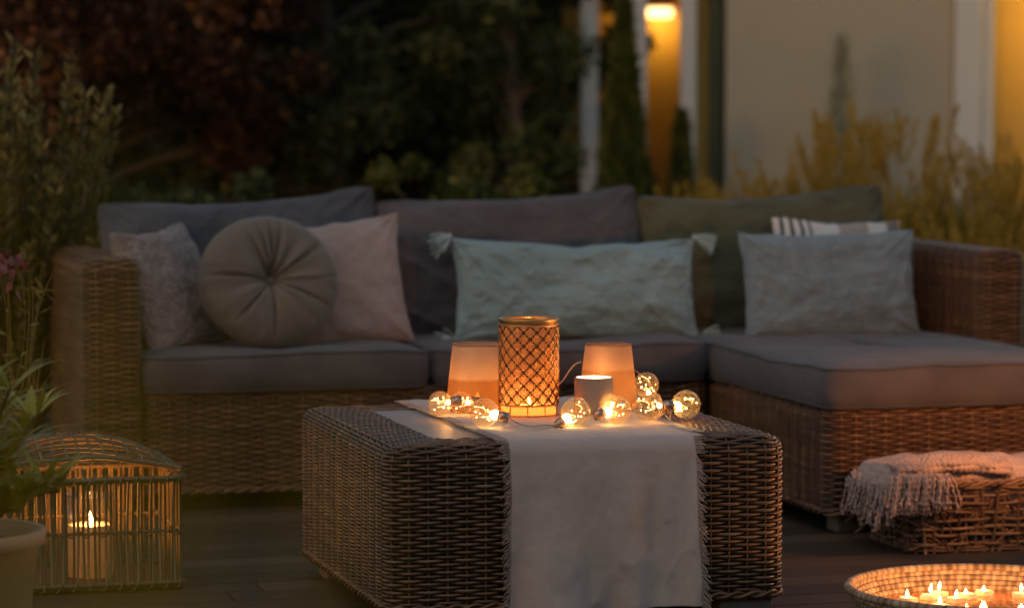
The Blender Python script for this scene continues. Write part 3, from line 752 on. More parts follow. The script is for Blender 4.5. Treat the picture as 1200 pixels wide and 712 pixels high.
# ------------------------------------------------------------------ wicker cage lantern with a candle jar, left
def cage():
    # front right corner at u .065, v -1.37; lined up with the picture's width
    cx, cy = -.19, -1.20; w2, d2 = .245, .17; Hc = .285
    o = empty('cage_lantern', W(cx, cy), TH); tag(o, 'boxy cane cage lantern with an arched lid behind the potted plant', 'lantern')
    f = MB()
    def rail(z, rr, n=2, wob=.0015):
        P, N = loop_pts(w2, d2, .02, 14, 10, 2, 3)
        for q in range(n):
            Q = np.column_stack([P + N * (.004 if q % 2 else -.004), np.full(len(P), z + .007 * (q - (n - 1) / 2))]); Q += rng.normal(0, wob * .3, Q.shape)
            f.tube(Q, rr, 6, True, .5 + .4 * rng.random())
        j = np.arange(len(P) * 2)            # wrapped binding
        Pi = np.array([np.interp(j / 2, np.arange(len(P) + 1), np.append(P[:, q], P[0, q])) for q in (0, 1)]).T
        Ni = np.array([np.interp(j / 2, np.arange(len(P) + 1), np.append(N[:, q], N[0, q])) for q in (0, 1)]).T
        ph = j * .9; rr2 = .009 + .003 * (n - 1)
        f.tube(np.column_stack([Pi + Ni * (np.cos(ph) * rr2)[:, None], z + np.sin(ph) * rr2]), .0022, 4, True, .6)
    rail(.016, .006, 2); rail(.145, .0045, 1); rail(Hc - .012, .006, 2)
    rail_top = Hc
    f.build('rail', M['cage'], o)
    bm_ = MB()
    P, N = loop_pts(w2, d2, .02, 17, 12, 1, 1)
    for i, (p, n_) in enumerate(zip(P, N)):
        for dx in (-.0045, .0045):
            tx = np.array([-n_[1], n_[0]]) * dx
            a_ = np.array([p[0] + tx[0], p[1] + tx[1], .01]); b_ = np.array([p[0] + tx[0] + rng.normal(0, .002), p[1] + tx[1] + rng.normal(0, .002), Hc - .01])
            bm_.tube(np.array([a_, (a_ + b_) / 2 + rng.normal(0, .0012, 3), b_]), .0034, 6, False, rng.random())
    bm_.build('bars', M['cage'], o)
    # arched lid made of bent canes, woven across
    ld = MB(); nl = 13
    def arch(x, y): return Hc + .012 + .075 * (1 - (x / w2) ** 2) * (1 - .55 * (y / d2) ** 2)
    for k in range(nl):
        y_ = -d2 + 2 * d2 * k / (nl - 1); x_ = np.linspace(-w2, w2, 30)
        ld.tube(np.column_stack([x_, y_ + 0 * x_ + .003 * np.sin(x_ * 40 + k), arch(x_, y_) + .002 * np.sin(x_ * 30 + k * 2)]), .0036 if k not in (0, nl - 1) else .006, 6, False, rng.random())
    for k in range(17):
        x0_ = -w2 + 2 * w2 * k / 16; y_ = np.linspace(-d2, d2, 22)
        ld.tube(np.column_stack([x0_ + 0 * y_, y_, arch(x0_, y_) + .004 * np.cos(y_ * 2 * pi / (2 * d2 / (nl - 1)) / 2 + k * pi)]), .003, 5, False, rng.random())
    for sg in (-1, 1):
        y_ = np.linspace(-d2, d2, 12); ld.tube(np.column_stack([sg * w2 + 0 * y_, y_, arch(sg * w2, y_) - .004]), .006, 6, False, .5)
    ld.build('lid', M['cage'], o)
    bt = MB(); bt.box((-w2 + .004, -d2 + .004, .006), (w2 - .004, d2 - .004, .014), .002); bt.build('floor_panel', M['wicker_lid'], o)
    j = empty('candle_jar', W(cx + .045, cy + .0, .014), TH); tag(j, 'glass jar with a lit white candle inside the cane cage', 'candle')
    g_ = MB(); R = .062; g_.lathe([(.001, 0), (R - .004, 0), (R, .006), (R, .205), (R - .002, .207), (R - .004, .2)], 40); g_.build('glass', M['jar_glass'], j)
    w_ = MB(); w_.lathe([(.001, .003), (R - .006, .003), (R - .006, .132), (R - .012, .130), (.001, .127)], 36); w_.build('wax', M['wax'], j)
    flame(j, (0, 0, .128), .036, .008); lamp('candle_light', (0, 0, .15), 1.2, (1, .34, .07), .012, j)
cage()

# ------------------------------------------------------------------ basket with a knitted throw, right
def basket():
    bu, bv = 2.01, -1.33
    o = empty('storage_basket', W(bu, bv), TH); tag(o, 'open weave rectangular basket holding a fringed throw beside the chaise', 'basket')
    w2, d2 = .27, .155; cx, cy = w2, d2; Hb = .185
    def dims(z): q = z / Hb; return w2 + .022 * q, d2 + .018 * q
    f = MB()
    for k in range(9):
        z = .008 + (Hb - .02) * k / 8 + rng.normal(0, .002); a, b_ = dims(z)
        P, N = loop_pts(a, b_, .03, 10, 6, 1, 6)
        j = np.arange(len(P)); off = .0045 * np.cos(pi * j / 6 + k * pi) ; zz = z + .007 * vnoise(j * .12, j * 0 + k * 2, 3)
        for q in range(2 if k in (0, 8) else 1):
            f.tube(np.column_stack([P + N * off[:, None] + [cx, cy], zz + .008 * q]), .0046, 6, True, .35 + .5 * rng.random() + .3 * vnoise(j * .1, j * 0 + k, 8))
    P0, N0 = loop_pts(*dims(0), .03, 10, 6, 1, 2); P1, N1 = loop_pts(*dims(Hb), .03, 10, 6, 1, 2)
    for i in range(0, len(P0), 1):
        sh = rng.normal(0, .006, 2); t_ = np.linspace(0, 1, 8)[:, None]
        if rng.random() < .12: continue
        Q = np.column_stack([(P0[i] + [cx, cy]) * (1 - t_) + (P1[i] + sh + [cx, cy]) * t_ + N0[i] * .004 * np.cos(np.arange(8) * pi + i)[:, None] * .8, t_[:, 0] * Hb])
        f.tube(Q, .0044, 5, False, rng.random())
    for i in range(420):                        # loose curled fibres in the weave
        k = rng.integers(len(P0)); q = rng.random() * .8 + .05; p = (P0[k] * (1 - q) + P1[k] * q) + [cx, cy]
        n_ = N0[k]; tx = np.array([-n_[1], n_[0]]); a = np.linspace(0, 1, 6)[:, None]
        dr = rng.normal(0, 1, 2)
        Q = np.column_stack([p + tx * (a * .05 * dr[0]) - n_ * (.006 - .008 * np.sin(a * pi)), q * Hb + .028 * dr[1] * a[:, 0] + .006 * np.sin(a[:, 0] * 5)])
        f.tube(Q, .0026, 4, False, rng.random())
    f.build('woven_body', M['wicker_lid'], o)
    r_ = MB(); P, N = loop_pts(*dims(Hb), .03, 10, 6, 2, 6)
    for q in range(3):
        j = np.arange(len(P)); ph = j * .55 + q * 2.1
        r_.tube(np.column_stack([P + N * (.006 * np.cos(ph))[:, None] + [cx, cy], Hb + .006 * np.sin(ph)]), .0045, 6, True, .4 + .2 * q)
    r_.build('rim', M['wicker_lid'], o)
    b_ = MB(); b_.box((.01, .01, .004), (2 * w2 - .01, 2 * d2 - .01, .012), .002); b_.build('base', M['wicker_lid'], o)
    # throw
    th = empty('knitted_throw', W(bu, bv), TH); tag(th, 'chunky pale throw with knotted fringe spilling over the basket rim', 'throw blanket')
    c = MB(); n, m_ = 120, 70
    # inside bundle
    s1 = np.linspace(-.115, 2 * w2 - .02, n); s2 = np.linspace(.012, 2 * d2 - .012, m_)
    X, Y = np.meshgrid(s1, s2, indexing='ij')
    Z = Hb + .018 + .030 * np.sin(np.clip((Y - .01) / (2 * d2), 0, 1) * pi) + .016 * np.sin(X * 19 + Y * 22) * np.exp(-((X - .2) / .25) ** 2) + .022 * fnoise(X * 6, Y * 11, 4, 3) - .022 * np.clip((X - .30) / .2, 0, 1) * (Y < .14)
    over = np.clip(-.012 - X, 0, 1); Z = Z - over ** 1.35 * 8.5 * .19 ; X2 = np.where(X < -.012, -.012 - over * .55 - .012, X)
    rib = .0035 * np.abs(np.sin(Y * pi / .011 + np.round(X / .012) * pi / 2)) * np.abs(np.sin(X * pi / .012))
    Z = Z + rib
    G = np.stack([X2, Y, Z], -1); c.grid(G)
    # skirt down into the basket along the front
    sk = np.zeros((n, 10, 3)); 
    for q in range(10): 
        t_ = q / 9; sk[:, q] = G[:, 0]; sk[:, q, 2] = np.maximum(G[:, 0, 2] - t_ * .13, .03); sk[:, q, 1] += .012 * t_ + .008 * vnoise(s1 * 30, s1 * 0 + q, 2)
    mk = s1 > .0; c.grid(sk[mk][:, ::-1])
    c.build('blanket', M['throw'], th)
    # front roll of thick knit along the rim
    rl = MB(); t_ = np.linspace(0, 1, 60)
    for q in range(5):
        yy = .005 - .012 * np.sin(q); P = np.column_stack([-.05 + t_ * .33, yy + .012 * q + .006 * np.sin(t_ * 20 + q), Hb + .022 + .012 * q ** .5 + .018 * np.sin(t_ * pi) + .002 * np.sin(t_ * 150 + q)])
        rl.tube(P, .010 + .002 * np.sin(t_ * 120 + q * 2), 8, False)
    rl.build('rolled_edge', M['throw'], th)
    fr = MB()
    for k in range(96):
        q = k / 95
        if k % 2: x0, y0, z0_ = -.06 - .035 * rng.random(), .01 + .27 * q, Hb + .015 - .03 * rng.random()
        else: x0, y0, z0_ = -.075 + .165 * q * 1, -.004 - .012 * rng.random(), Hb + .028
        Lf = .062 + .03 * rng.random(); t_ = np.linspace(0, 1, 16)
        sx_ = rng.normal(-.01, .018); sy_ = rng.normal(-.014, .008)
        base = np.column_stack([x0 + sx_ * t_, y0 - .020 * np.sin(np.minimum(t_ * 3, pi / 2)) + sy_ * t_, z0_ + .012 * np.sin(t_ * pi) * (1 - t_) - Lf * t_ ** 1.15])
        for h in range(2):
            ph = t_ * 16 + h * pi
            fr.tube(base + np.column_stack([.0020 * np.cos(ph * 1.6), .0020 * np.sin(ph * 1.6), 0 * ph]), .0023, 5, False)
        e_ = base[-1]; fr.ball(tuple(e_), .0055, n=6, k=8)
        for h in range(5): fr.tube(np.array([e_, e_ + [rng.normal(0, .005), rng.normal(0, .005), -.016]]), .0014, 3)
    fr.build('fringe', M['throw'], th)
basket()

# ------------------------------------------------------------------ coiled bowl with floating candles
def bowl():
    c0 = W(1.713, -2.425); R = .308
    o = empty('coiled_bowl', c0, TH); tag(o, 'wide coiled straw bowl of water with floating candles on the deck', 'bowl')
    mb = MB(); prof = []
    nk = 9
    for k in range(nk):                         # coils up the wall
        q = k / (nk - 1); prof.append((R - .075 * (1 - q) ** 1.4, .008 + .088 * q))
    a = np.linspace(0, 2 * pi, 240, endpoint=False)
    for k, (r_, z_) in enumerate(prof):
        rr = r_ + .0009 * np.sin(a * 120 + k); mb.tube(np.column_stack([rr * np.cos(a), rr * np.sin(a), np.full(240, z_)]), .0075 + (k == nk - 1) * .002, 8, True, .45 + .45 * vnoise(a * 14, a * 0 + k * 2, 2) + .25 * np.sign(np.sin(a * 90 + k)))
    mb.lathe([(.001, .004), (R - .075, .004)], 60, tone=.3)
    mb.build('coiled_wall', M['bowl'], o)
    w_ = MB(); w_.lathe([(R - .040, .050), (.001, .050)], 64); w_.build('water', M['water'], o)
    # stars: (u, v) relative to the bowl centre
    S = [(-.135, .13), (-.07, .155), (-.035, .185), (-.03, .10), (.02, .145), (.075, .175), (.145, .12), (.16, .06), (-.10, .02)]
    look = ['star candle floating nearest the left rim of the bowl', 'star candle floating second from the left rim', 'brightest star candle at the back left of the bowl', 'low star candle in front of the back left cluster',
            'square sided star candle near the middle of the bowl', 'star candle floating alone against the back rim', 'star candle behind the frontmost right pair', 'star candle in front on the right of the bowl', 'star candle half hidden behind the front left rim', 'star candle half hidden behind the front right rim', 'star candle in the centre of the bowl']
    star = None
    for i, (x, y_) in enumerate(S):
        r_ = empty('floating_candle', c0 + UX * x + VX * y_ + Vector((0, 0, .045)), rng.random() * 6)
        tag(r_, look[i], 'candle', 'star candles floating in the bowl')
        if star is None:
            s_ = MB(); pts = [(.025 if q % 2 == 0 else .0145) * np.array([cos(q * pi / 5), sin(q * pi / 5)]) for q in range(10)]
            rings = []
            for sc_, z in ((.01, 0), (.85, 0), (.97, .004), (1, .012), (.95, .0165), (.8, .016), (.01, .0145)): rings.append(np.column_stack([np.array(pts) * sc_, np.full(10, z)]))
            s_.grid(np.array(rings), False, True); st = s_.build('wax', M['wax'], r_); fl = flame(r_, (0, 0, .017), .017, .0045); star = (st, fl)
        else:
            for q in star:
                c_ = q.copy(); col.objects.link(c_); c_.parent = r_
                if q is star[1]: c_.scale = (1, 1, .7 + .6 * rng.random()); c_.rotation_euler = (rng.normal(0, .1), rng.normal(0, .1), 0)
        lamp('candle_light', (0, 0, .034), .09, WARM, .008, r_)
bowl()

# ------------------------------------------------------------------ candle lantern beyond the bowl, its light falls on basket, chaise and table edge
fl_ = empty('candle_lantern', W(2.42, -1.80), TH); tag(fl_, 'tall glass candle lantern standing on the deck beyond the right edge', 'lantern')
b = MB(); b.box((-.11, -.11, 0), (.11, .11, .02), .004); b.build('base', M['bronze'], fl_)
for sx_ in (-1, 1):
    for sy_ in (-1, 1):
        b = MB(); b.box((sx_ * .1 - .007, sy_ * .1 - .007, .0205), (sx_ * .1 + .007, sy_ * .1 + .007, .75), .002); b.build('frame_post', M['bronze'], fl_)
b = MB(); b.lathe([(.001, .86), (.03, .85), (.155, .752), (.15, .751), (.001, .751)], 4); b.build('roof', M['bronze'], fl_)
b = MB(); b.lathe([(.001, .021), (.045, .021), (.045, .54), (.001, .537)], 28); b.build('candle', M['wax'], fl_)
flame(fl_, (0, 0, .54), .04, .009); lamp('candle_light', (0, 0, .58), 6.0, (1, .34, .08), .02, fl_)

# ------------------------------------------------------------------ potted plant, left front
def potted():
    c0 = Vector((-1.125, 6.05, -.0)); o = empty('potted_plant', c0); tag(o, 'lance leaved green plant in a blush clay pot', 'potted plant')
    p_ = MB(); p_.lathe([(.001, 0), (.115, 0), (.122, .01), (.158, .29), (.170, .292), (.173, .318), (.170, .322), (.158, .322), (.152, .30), (.145, .285)], 56); p_.build('pot', M['pot'], o)
    s_ = MB(); s_.lathe([(.149, .288), (.001, .296)], 30); s_.build('soil', M['soil'], o)
    st = MB(); lf = MB()
    for k in range(24):
        a = rng.random() * 6.28; ln = .10 + .10 * rng.random(); top = np.array([.04 + ln * cos(a) * 1.0, ln * sin(a), .36 + .30 * rng.random()])
        b_ = np.array([.02 * cos(a), .02 * sin(a), .285]); t_ = np.linspace(0, 1, 8)[:, None]
        P = b_ * (1 - t_) + top * t_ + np.array([0, 0, .03]) * np.sin(t_ * pi); st.tube(P, .004, 5)
        for q in range(40):
            u_ = .35 + .65 * rng.random(); i = u_ * 7; p0 = P[int(i)] * (1 - i % 1) + P[min(7, int(i) + 1)] * (i % 1)
            an = rng.random() * 6.28; d_ = np.array([cos(an), sin(an), .5 + 1.1 * rng.random()]); d_ /= np.linalg.norm(d_)
            L_ = .10 + .09 * rng.random(); wd = .0125; sd = np.cross(d_, [0, 0, 1]); sd /= np.linalg.norm(sd)
            tt = np.linspace(0, 1, 7); ww = wd * np.sin(pi * np.clip(tt, .03, .97) ** .7) / 2 + .0005
            cc = p0 + d_ * (L_ * tt)[:, None] - np.array([0, 0, 1]) * (L_ * .35 * tt ** 2)[:, None]; up = np.cross(sd, d_)
            lf.grid(np.stack([cc + sd * ww[:, None] + up * .15 * ww[:, None], cc, cc - sd * ww[:, None] + up * .15 * ww[:, None]], 1), tone=.25 + .6 * rng.random())
    st.build('stem', M['bark'], o); lf.build('leaves', M['oleander'], o)
potted()

# ------------------------------------------------------------------ plants
def rand_dirs(n, up=.3):
    d_ = rng.normal(0, 1, (n, 3)); d_[:, 2] += up; return d_ / np.linalg.norm(d_, axis=1)[:, None]
def clump_tree(name, label, cat, loc, h, rx, ry, mat, n_cl=60, per=160, leaf=.07, trunk=.08, group=None, z0=.3, cone=0.0, ratio=.45):
    o = empty(name, loc); tag(o, label, cat, group)
    t_ = MB(); zz = np.linspace(0, h * .85, 10); t_.tube(np.column_stack([.04 * np.sin(zz * 2), .03 * np.cos(zz * 3), zz]), np.linspace(trunk, trunk * .2, 10), 8)
    lf = MB()
    for k in range(n_cl):
        q = rng.random() ** .85; z = z0 + (h - z0) * q
        sh = (1 - q) * cone + (1 - cone) * math.sqrt(max(0.02, 1 - (2 * q - .85) ** 2 * .8)) if cone < 1 else (1 - q)
        a = rng.random() * 6.28; rad = sh * math.sqrt(.25 + .75 * rng.random())
        c = np.array([rx * rad * cos(a), ry * rad * sin(a), z])
        P = np.array([[0, 0, max(.1, z - .3 * rad)], c * [.5, .5, 1] - [0, 0, .06], c]); t_.tube(P, np.array([trunk * .3, trunk * .18, .006]), 5, tone=.5)
        s_ = (.12 + .16 * rng.random()) * max(.5, min(rx, 1.2)) * (.5 + .5 * sh) * (1.2)
        g = rng.normal(0, 1, (per, 3)); g = g / np.linalg.norm(g, axis=1)[:, None] * (rng.random(per) ** .4)[:, None] * s_ * [1, 1, .75]
        lf.leaves(c + g, rand_dirs(per, .2), rand_dirs(per, .6), leaf * (.6 + .8 * rng.random(per)), leaf * ratio * (.6 + .8 * rng.random(per)), np.clip(.25 + .5 * rng.random() + rng.normal(0, .15, per), 0, 1))
    t_.build('trunk', M['bark'], o); lf.build('crown', M[mat], o, smooth=False)
    return o
# hedge closing the garden
hd = MB(); X = np.linspace(-9, 1.2, 120); Z = np.linspace(0, 3.2, 40); XX, ZZ = np.meshgrid(X, Z, indexing='ij')
YY = 19.5 + .35 * fnoise(XX * 1.1, ZZ * 1.1, 5, 4)
G = np.stack([XX, YY, ZZ - .12], -1); hb = G[:, -1:].copy(); hb[..., 1] += 1.2; hb2 = hb.copy(); hb2[..., 2] = -.12
hd.grid(np.concatenate([G, hb, hb2], 1)[::-1], tone=.05)
n = 26000; x = rng.uniform(-9, 1.2, n); z = rng.uniform(0, 3.15, n)
C = np.column_stack([x, 19.45 + .35 * fnoise(x * 1.1, z * 1.1, 5, 4) - .12 * rng.random(n), z]); hd.leaves(C, rand_dirs(n, .2) + [0, -.6, 0], rand_dirs(n), .09 + .05 * rng.random(n), .04 + .03 * rng.random(n), np.clip(.3 + 1.1 * fnoise(x * 2, z * 2, 8, 3) + rng.normal(0, .12, n), 0, 1))
tag(hd.build('hedge', M['dark_green'], smooth=False), 'tall dark hedge closing the garden behind the trees', 'hedge')
hd = MB()  # added hedge behind the camera, leaves sky light mainly from above
for (x0, y0, x1, y1) in ((-9, -3.5, 9, -4.5), (-8.2, -3.5, -7.2, 14)):
    L_ = 90; pass
X = np.linspace(-10, 10, 90); Z = np.linspace(0, 3.9, 24); XX, ZZ = np.meshgrid(X, Z, indexing='ij'); YY = -2.6 + .3 * fnoise(XX, ZZ, 15, 3)
hd.grid(np.stack([XX, YY, ZZ - .12], -1)); hd.grid(np.stack([XX, YY * 0 - 4.0, ZZ - .12], -1)[::-1]); hd.grid(np.stack([np.stack([X, YY[:, -1], 0 * X + 3.78], -1), np.stack([X, 0 * X - 4.0, 0 * X + 3.78], -1)], 1)[::-1])
tag(hd.build('hedge', M['dark_green'], smooth=False), 'unseen hedge added behind the viewer to block low sky light', 'hedge')
GT = 'dark garden trees behind the sofa'
clump_tree('copper_tree', 'dark red leaved tree behind the left end of the sofa', 'tree', (-2.15, 14.8, -.12), 3.0, 1.15, .8, 'purple', 110, 420, .058, .07, z0=.25)
clump_tree('broadleaf_tree', 'dark brownish tree at the far left behind the grey green shrub', 'tree', (-3.5, 15.6, -.12), 3.2, 1.1, .8, 'purple', 80, 360, .055, .07, GT, .3)
clump_tree('broadleaf_tree', 'dark green tree right beside the red leaved one', 'tree', (-.95, 15.6, -.12), 3.1, .85, .8, 'dark_green', 100, 400, .058, .08, GT, .2)
clump_tree('broadleaf_tree', 'dark green tree behind the middle of the sofa', 'tree', (-.15, 16.4, -.12), 3.2, .8, .7, 'dark_green', 80, 360, .058, .08, GT, .2)
clump_tree('broadleaf_tree', 'mossy green bushy tree against the left corner of the house', 'tree', (.0, 15.0, -.12), 2.3, .28, .4, 'dark_green', 34, 180, .06, .05, GT, .2)
SG = 'low green shrubs behind the sofa'
for i, (x, y_, h, r_, lab) in enumerate([(-.45, 12.6, 1.05, .45, 'low olive shrub showing above the gap between the first two back cushions'), (.02, 12.3, 1.02, .42, 'low olive shrub above the middle back cushion'), (.42, 12.2, 1.0, .36, 'low olive shrub just left of the conical conifer'), (-1.2, 12.8, .98, .5, 'low dark shrub above the round pillow'), (-1.9, 12.6, 1.0, .5, 'low dark shrub above the fuzzy pillow')]):
    clump_tree('garden_shrub', lab, 'shrub', (x, y_, -.12), h, r_, .3, 'mid_green' if i < 3 else 'dark_green', 30, 150, .045, .02, SG, .15)
# conifers by the house
def conifer(label, loc, h, r, mat, n=9000, ex=1.0):
    o = empty('conifer', loc); tag(o, label, 'conifer', 'conical conifers by the house')
    t_ = MB(); t_.tube(np.array([[0, 0, 0], [0, 0, h * .9]]), np.array([.04, .006]), 8); t_.build('trunk', M['bark'], o)
    q = rng.random(n) ** 1.5; a = rng.random(n) * 6.283
    prof = (1 - q) ** ex * r * (.82 + .22 * np.sin(q * 40 + a * 3) * .5 + .25 * vnoise(a * 3, q * 12, 2)); rad = prof * (.7 + .3 * rng.random(n))
    C = np.column_stack([rad * np.cos(a), rad * np.sin(a), .05 + q * h * .97])
    D = np.column_stack([np.cos(a) * .7, np.sin(a) * .7, np.full(n, 1.2)]) + rng.normal(0, .35, (n, 3))
    lf = MB(); lf.leaves(C, D, rand_dirs(n), .05 + .03 * rng.random(n), .018 + .01 * rng.random(n), np.clip(.4 + .6 * vnoise(a * 4, q * 16, 6) + rng.normal(0, .15, n), 0, 1)); lf.build('crown', M[mat], o, smooth=False)
conifer('tall pointed green conifer in front of the porch posts', (.53, 14.2, -.12), 1.76, .29, 'thuja', 12000, 1.15)
conifer('small dark green conifer in the lit porch under the lamp', (.88, 15.5, -.12), 1.22, .17, 'thuja', 4000)
conifer('slim pale cone standing in for a conifer shaped shadow on the pale wall', (1.72, 15.6, -.12), 1.62, .17, 'shadow_cone', 7000, .9)  # pale leafy cone put in for a conifer-shaped shadow on the wall

# ------------------------------------------------------------------ the house
def house():
    o = empty('house', (0, 16, -.12)); tag(o, 'pale rendered house with white framed porch and ochre walls', 'house')
    def part(name, lo, hi, mat, bev=.01, par=None):
        b = MB(); b.box((lo[0], lo[1], lo[2]), (hi[0], hi[1], hi[2]), bev); return b.build(name, M[mat], par or o, smooth=False)
    Hh = 2.75
    part('back_wall', (.3, 1.4, 0), (1.12, 1.6, Hh), 'wall_ochre', 0)
    for x0, x1 in ((.368, .46), (.645, .722), (.900, .985)): part('post', (x0, 0, 0), (x1, .1, Hh), 'white_frame')
    part('side_wall', (.385, .101, 0), (.42, 1.39, Hh), 'wall_ochre', 0)
    part('shutter', (1.06, .10, 0), (1.137, .14, Hh - .1), 'shutter')
    part('door_jamb', (.99, .16, 0), (1.14, 1.39, Hh), 'wall_ochre', 0)
    part('wall', (1.145, .02, 0), (2.355, .3, Hh), 'wall_pale', 0)
    f = part('door_frame', (2.36, -.05, 0), (2.50, .3, Hh), 'white_frame'); part('frame_edge', (2.505, .0, 0), (2.575, .3, Hh), 'white_frame', .01, f)
    part('downpipe', (2.60, .35, 0), (2.635, .39, Hh), 'shutter', .015)
    part('recess_wall', (2.58, .42, 0), (6.5, .6, Hh), 'wall_ochre', 0)
    rf = MB(); rf.box((.1, -.5, Hh + .003), (6.8, 4.5, Hh + .12), .02); rf.build('roof', M['roof'], o)
    part('rear_wall', (1.2, 4.0, 0), (6.4, 4.2, Hh), 'wall_pale', 0)
    lp = empty('wall_lamp', (.845, 16 + 1.36, 1.70)); tag(lp, 'lit wall lamp glowing between the white porch posts', 'wall lamp')
    a = MB(); a.box((-.085, -.06, -.02), (.085, .035, .035), .012); a.build('diffuser', M['lamp_lit'], lp)
    a = MB(); a.box((-.09, -.065, .038), (.09, .038, .05), .004); a.build('cover', M['bronze'], lp)
    lamp('lamp_light', (0, -.12, -.06), .65, (.95, .60, .15), .06, lp)
    lp = empty('wall_lamp', (3.35, 16 + .38, 1.85)); tag(lp, 'lit wall lamp on the ochre wall at the right edge', 'wall lamp')
    a = MB(); a.box((-.085, -.06, -.02), (.085, .035, .035), .012); a.build('diffuser', M['lamp_lit'], lp)
    a = MB(); a.box((-.09, -.065, .038), (.09, .038, .05), .004); a.build('cover', M['bronze'], lp)
    lamp('lamp_light', (0, -.12, -.06), 13, (1, .56, .14), .08, lp)
house()

# ------------------------------------------------------------------ feather grasses between the sofa and the house
gl = ['feather grass clump beside the conical conifer', 'feather grass clump above the olive tinted back cushion', 'feather grass clump with a plume before the dark green shutter', 'feather grass clump with tall plumes left of the slim pale cone',
      'feather grass clump with tall plumes in front of the slim pale cone', 'feather grass clump before the middle of the pale wall', 'feather grass clump before the right of the pale wall', 'feather grass clump before the white door frame', 'feather grass clump at the right end above the armrest', 'feather grass clump directly behind the right armrest', 'low feather grass clump behind the striped pillow', 'short grass clump just right of the conical conifer', 'short grass clump above the left of the olive tinted back cushion', 'short grass clump above the right corner of the olive tinted back cushion', 'short grass clump behind the front end of the right armrest']
gs = [(.72, 12.4, .98), (.98, 12.2, 1.02), (1.22, 12.6, 1.12), (1.38, 12.1, 1.28), (1.60, 12.4, 1.30), (1.85, 12.0, 1.12), (2.08, 12.3, 1.18), (2.3, 12.0, 1.10), (2.5, 12.3, 1.2), (2.2, 11.3, .95), (1.75, 11.2, .9), (.74, 11.6, .93), (1.06, 11.5, .96), (1.42, 11.5, .98), (2.48, 11.4, .98)]
for (x, y_, h), lab in zip(gs, gl):
    mb = MB(); n = 3400; a = rng.random(n) * 6.283; rr = .34 * np.sqrt(rng.random(n))
    Bs = np.column_stack([rr * np.cos(a), rr * np.sin(a), np.zeros(n)]); D = np.column_stack([np.cos(a), np.sin(a), 0 * a])
    mb.ribbons(Bs, D, h * (.45 + .38 * rng.random(n)), .10 + .6 * rng.random(n), .006 + .005 * rng.random(n), 5, np.clip(.35 + .3 * rng.random() + rng.normal(0, .15, n), 0, 1))
    o = mb.build('feather_grass', M['grass'], None, (x, y_, -.12)); tag(o, lab, 'grass clump', 'feather grasses between the sofa and the house', 'thing')
    pm = MB(); k = 34; a = rng.random(k) * 6.283; rr = .08 * np.sqrt(rng.random(k)); D = np.column_stack([np.cos(a), np.sin(a), 0 * a]); Bs = np.column_stack([rr * np.cos(a), rr * np.sin(a), 0 * a])
    tips = pm.ribbons(Bs, D, h * (.82 + .2 * rng.random(k)), .05 + .16 * rng.random(k), np.full(k, .005), 5, .7)
    for tp, d_ in zip(tips, D):
        m_ = 70; q = rng.random(m_); C = tp - np.column_stack([d_[0] * .10 * q * .5, d_[1] * .1 * q * .5, .17 * q - .01]) + rng.normal(0, .009, (m_, 3)) * np.sin(q * pi)[:, None]
        pm.leaves(C, rng.normal(0, .4, (m_, 3)) + [0, 0, 1], rand_dirs(m_), .028, .007, .8)
    pm.build('plumes', M['grass'], o)

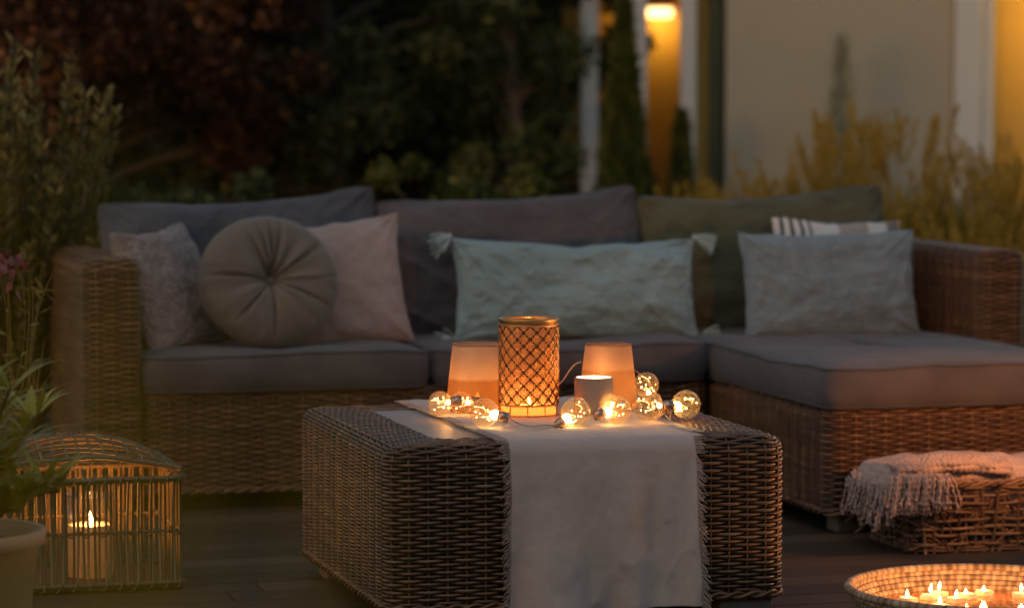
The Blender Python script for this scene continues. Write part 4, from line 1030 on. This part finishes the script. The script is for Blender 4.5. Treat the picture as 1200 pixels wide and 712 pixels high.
# grey-green shrub at the left edge
def shrub():
    o = empty('leafy_shrub', (-1.66, 9.5, -.05)); tag(o, 'upright grey green shrub left of the sofa', 'shrub')
    st = MB(); lf = MB()
    for k in range(120):
        a = rng.random() * 6.283; rr = .30 * math.sqrt(rng.random()); h = .80 + .68 * rng.random() - .25 * (rr / .3) ** 2
        b_ = np.array([.3 * rr * cos(a), .3 * rr * sin(a), 0]); tp = np.array([rr * 1.25 * cos(a) + .04, rr * 1.2 * sin(a), h]); t_ = np.linspace(0, 1, 9)[:, None]
        P = b_ * (1 - t_) + tp * t_ + np.array([.03 * cos(a), .03 * sin(a), 0]) * np.sin(t_ * pi); st.tube(P, .0035, 4)
        m_ = 120; q = .25 + .75 * rng.random(m_) ** .8; i = q * 8; i0 = np.minimum(i.astype(int), 7); C = P[i0] + (P[i0 + 1] - P[i0]) * (i - i0)[:, None]
        an = rng.random(m_) * 6.283; D = np.column_stack([np.cos(an), np.sin(an), .9 + .7 * rng.random(m_)])
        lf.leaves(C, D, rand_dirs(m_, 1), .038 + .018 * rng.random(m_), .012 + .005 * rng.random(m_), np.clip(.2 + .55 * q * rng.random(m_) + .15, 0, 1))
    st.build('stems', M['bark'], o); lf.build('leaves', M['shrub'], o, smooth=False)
shrub()
# a few pink flowers on wiry stems
fo = empty('pink_flower', (-1.30, 7.7, -.02)); tag(fo, 'pink flower on a wiry stem above the cane cage', 'flower')
st = MB(); pt = MB(); lf = MB()
for k in range(14):
    a = rng.random() * 6.28; t_ = np.linspace(0, 1, 12)[:, None]; tp = np.array([.10 * cos(a), .08 * sin(a), .55 + .3 * rng.random()])
    P = tp * t_ + np.array([.03 * cos(a * 2), 0, 0]) * np.sin(t_ * 6) + np.array([.03 * cos(a), 0, -.04]) * t_ ** 4; st.tube(P, .002, 4)
    m_ = 10; C = P[rng.integers(2, 11, m_)]; lf.leaves(C, rand_dirs(m_), rand_dirs(m_), .05, .01, .6)
C = np.array([-.0, -.02, .78]) + rng.normal(0, .018, (60, 3)); pt.leaves(C, rand_dirs(60), rand_dirs(60), .035, .022, .5)
st.tube(np.array([[0, 0, 0], [.01, 0, .4], [0, -.02, .77]]), .003, 5)
st.build('stem', M['shrub'], fo); pt.build('petals', M['petal'], fo); lf.build('leaves', M['shrub'], fo)
# golden blades added close to the camera as a warm haze, lower left
fg = MB(); n = 130; xs = np.minimum(rng.normal(-.165, .04, n), -.065); Bs = np.column_stack([xs, 1.0 + .25 * rng.random(n), np.zeros(n)]); a = rng.normal(.4, .8, n)
fg.ribbons(Bs, np.column_stack([np.cos(a), .3 * np.sin(a), 0 * a]), 1.05 + .16 * rng.random(n), .01 + .03 * rng.random(n), .003 + .003 * rng.random(n), 6, rng.random(n))
tag(fg.build('haze_blades', M['haze_gold']), 'golden blades added close to the viewer as a warm haze at lower left', 'grass', kind='stuff')
